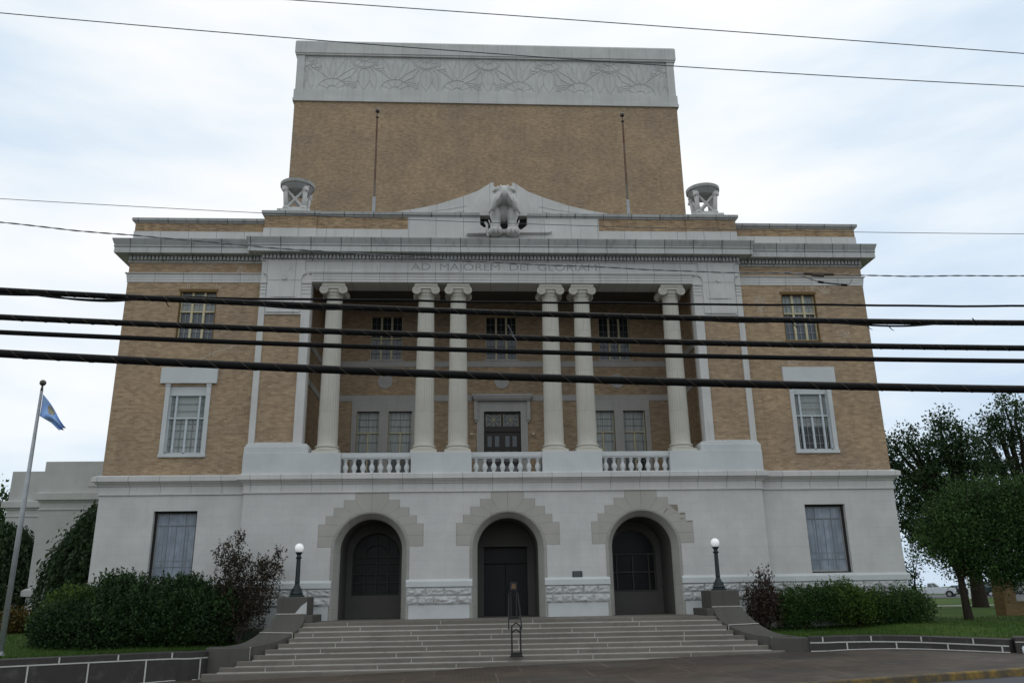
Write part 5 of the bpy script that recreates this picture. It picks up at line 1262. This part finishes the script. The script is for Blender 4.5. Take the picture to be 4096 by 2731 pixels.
def wheel(t,x,y,z,r,w):
    m = M(); k = 20; pts = [(r,-w/2),(r,w/2),(r*.62,w/2)]
    vs = []
    for i in range(k):
        a = 2*pi*i/k
        for rr,o in ((r*.6,-w/2),(r*.94,-w/2),(r,-w/3),(r,w/3),(r*.94,w/2),(r*.6,w/2)): vs.append((x+rr*math.cos(a),y+o,z+rr*math.sin(a)))
    m.add(vs,[(i*6+j,((i+1)%k)*6+j,((i+1)%k)*6+j+1,i*6+j+1) for i in range(k) for j in range(5)])
    tw = m.build('wheel','tyre',t); m = M()
    m.prism([(x+r*.62*math.cos(2*pi*i/16),z+r*.62*math.sin(2*pi*i/16)) for i in range(16)],y-w/2+.02,y+w/2-.02); m.build('rim','rim',tw)
def vehicle(name, cx, cy, rz, label, cat, paint, kind):
    z0 = .93; t = thing(name,(0,0,0),label,cat)
    Wd = 1.9 if kind == 'pickup' else 1.75
    if kind == 'pickup':   # front faces +X
        L = 5.4; body = [(-2.7,.55),(-2.7,1.10),(-.55,1.12),(-.5,1.15),(1.05,1.18),(2.45,1.08),(2.62,.98),(2.68,.62),(2.6,.45),(2.35,.42),(2.3,.62),(2.1,.78),(1.75,.78),(1.5,.6),(1.45,.42),(-1.3,.42),(-1.35,.62),(-1.6,.78),(-1.95,.78),(-2.15,.62),(-2.2,.5)]
        cab = [(-.55,1.12),(-.40,1.72),(.35,1.76),(1.08,1.17)]; wx = (1.9,-1.77); r = .38
    elif kind == 'suv':
        L = 4.7; body = [(-2.3,.5),(-2.32,1.05),(1.0,1.08),(2.1,1.0),(2.3,.9),(2.34,.5),(2.2,.4),(1.95,.4),(1.9,.6),(1.65,.74),(1.35,.74),(1.1,.6),(1.05,.38),(-1.0,.38),(-1.05,.6),(-1.3,.74),(-1.6,.74),(-1.85,.6),(-1.9,.42)]
        cab = [(-2.28,1.05),(-2.05,1.68),(.25,1.70),(1.05,1.07)]; wx = (1.5,-1.45); r = .35
    else:
        L = 4.6; body = [(-2.25,.45),(-2.28,.92),(-1.6,.97),(1.0,.95),(2.05,.84),(2.25,.72),(2.28,.45),(2.1,.34),(1.85,.34),(1.8,.52),(1.55,.66),(1.25,.66),(1.0,.52),(.95,.32),(-1.0,.32),(-1.05,.52),(-1.3,.66),(-1.6,.66),(-1.85,.52),(-1.9,.36)]
        cab = [(-1.6,.96),(-1.05,1.40),(.1,1.43),(1.0,.95)]; wx = (1.4,-1.45); r = .32
    m = M(); m.prism([(x,z+z0) for x,z in body][::-1],-Wd/2,Wd/2); bo = m.build('body',paint,t,bevel=.05)
    m = M(); k = len(cab); ins = .17; top = max(z for _,z in cab)
    vs = []
    for s in (-1,1):
        for x,z in cab: vs.append((x,s*(Wd/2-(.02 if z<top-.2 else ins)),z+z0))
    m.add(vs,[tuple(range(k)),tuple(range(2*k-1,k-1,-1))]+[(i,i+k,(i+1)%k+k,(i+1)%k) for i in range(k)]); cb = m.build('cabin',paint,t,bevel=.03)
    # windows set just proud of the cabin faces
    g = M(); a,b,c,d = [Vector((x,0,z+z0)) for x,z in cab]
    def pt(u,w,s):                            # u along, w up, on the side face
        lo = a.lerp(d,u); hi = b.lerp(c,u); p = lo.lerp(hi,w); y = Wd/2-.02-(ins-.02)*w+.012; return (p.x,s*y,p.z)
    for s in (-1,1):
        for u0,u1 in ((.06,.46),(.52,.90)):
            q = [pt(u0,.12,s),pt(u1,.12,s),pt(u1,.88,s),pt(u0,.88,s)]; g.poly(q if s<0 else q[::-1])
    e = (c-d).normalized(); nn = Vector((-e.z if False else abs(e.z),0,abs(e.x)))*.012
    f0,f1 = d.lerp(c,.1)+nn,d.lerp(c,.9)+nn
    g.poly([(f0.x,-Wd/2+.12,f0.z),(f0.x,Wd/2-.12,f0.z),(f1.x,Wd/2-.24,f1.z),(f1.x,-Wd/2+.24,f1.z)])
    g.build('car_window','car_glass',t)
    for x in wx:
        for s in (-1,1): wheel(t,x,s*(Wd/2-.10),z0+r,r,.22)
    fx = max(x for x,_ in body)
    zf = z0+(.85 if kind=='pickup' else .68)
    for s in (-1,1):
        m = M(); m.box(fx-.12,fx+.015,min(s*.58,s*.85),max(s*.58,s*.85),zf-.09,zf+.07); m.build('headlight','headlight',t,bevel=.02)
    m = M(); m.box(fx-.12,fx+.02,-.55,.55,zf-.10,zf+.07); m.build('grille','chrome' if kind=='pickup' else 'car_dark',t,bevel=.01)
    m = M(); m.box(fx-.15,fx+.09,-Wd/2+.05,Wd/2-.05,z0+.40,z0+.58); m.build('bumper','chrome' if kind=='pickup' else paint,t,bevel=.03)
    t.location = (cx,cy,0); t.rotation_euler = (0,0,rz)
    return t
vehicle('pickup_truck',56.9,75,R(-32),'white pickup truck with chrome grille parked beyond the lawn','pickup','car_white','pickup')
vehicle('parked_car',62.0,77,R(-50),'dark car parked half hidden behind the thin tree trunk','car','car_dark','sedan')
vehicle('parked_car',65.6,75,R(-10),'dark teal estate car parked between thick trunk and brick sign','car','car_teal','suv')
m = M(); m.box(52.6-.09,52.6+.09,60-.09,60+.09,.9,3.4); m.prism([(52.6-.14,3.4),(52.6+.14,3.4),(52.6+.06,3.52),(52.6-.06,3.52)],59.86,60.14)
wp = m.build('white_post','white_post',None,bevel=.01); wp['label'] = 'white post standing beside the thick tree trunk in front of the cars'; wp['category'] = 'post'
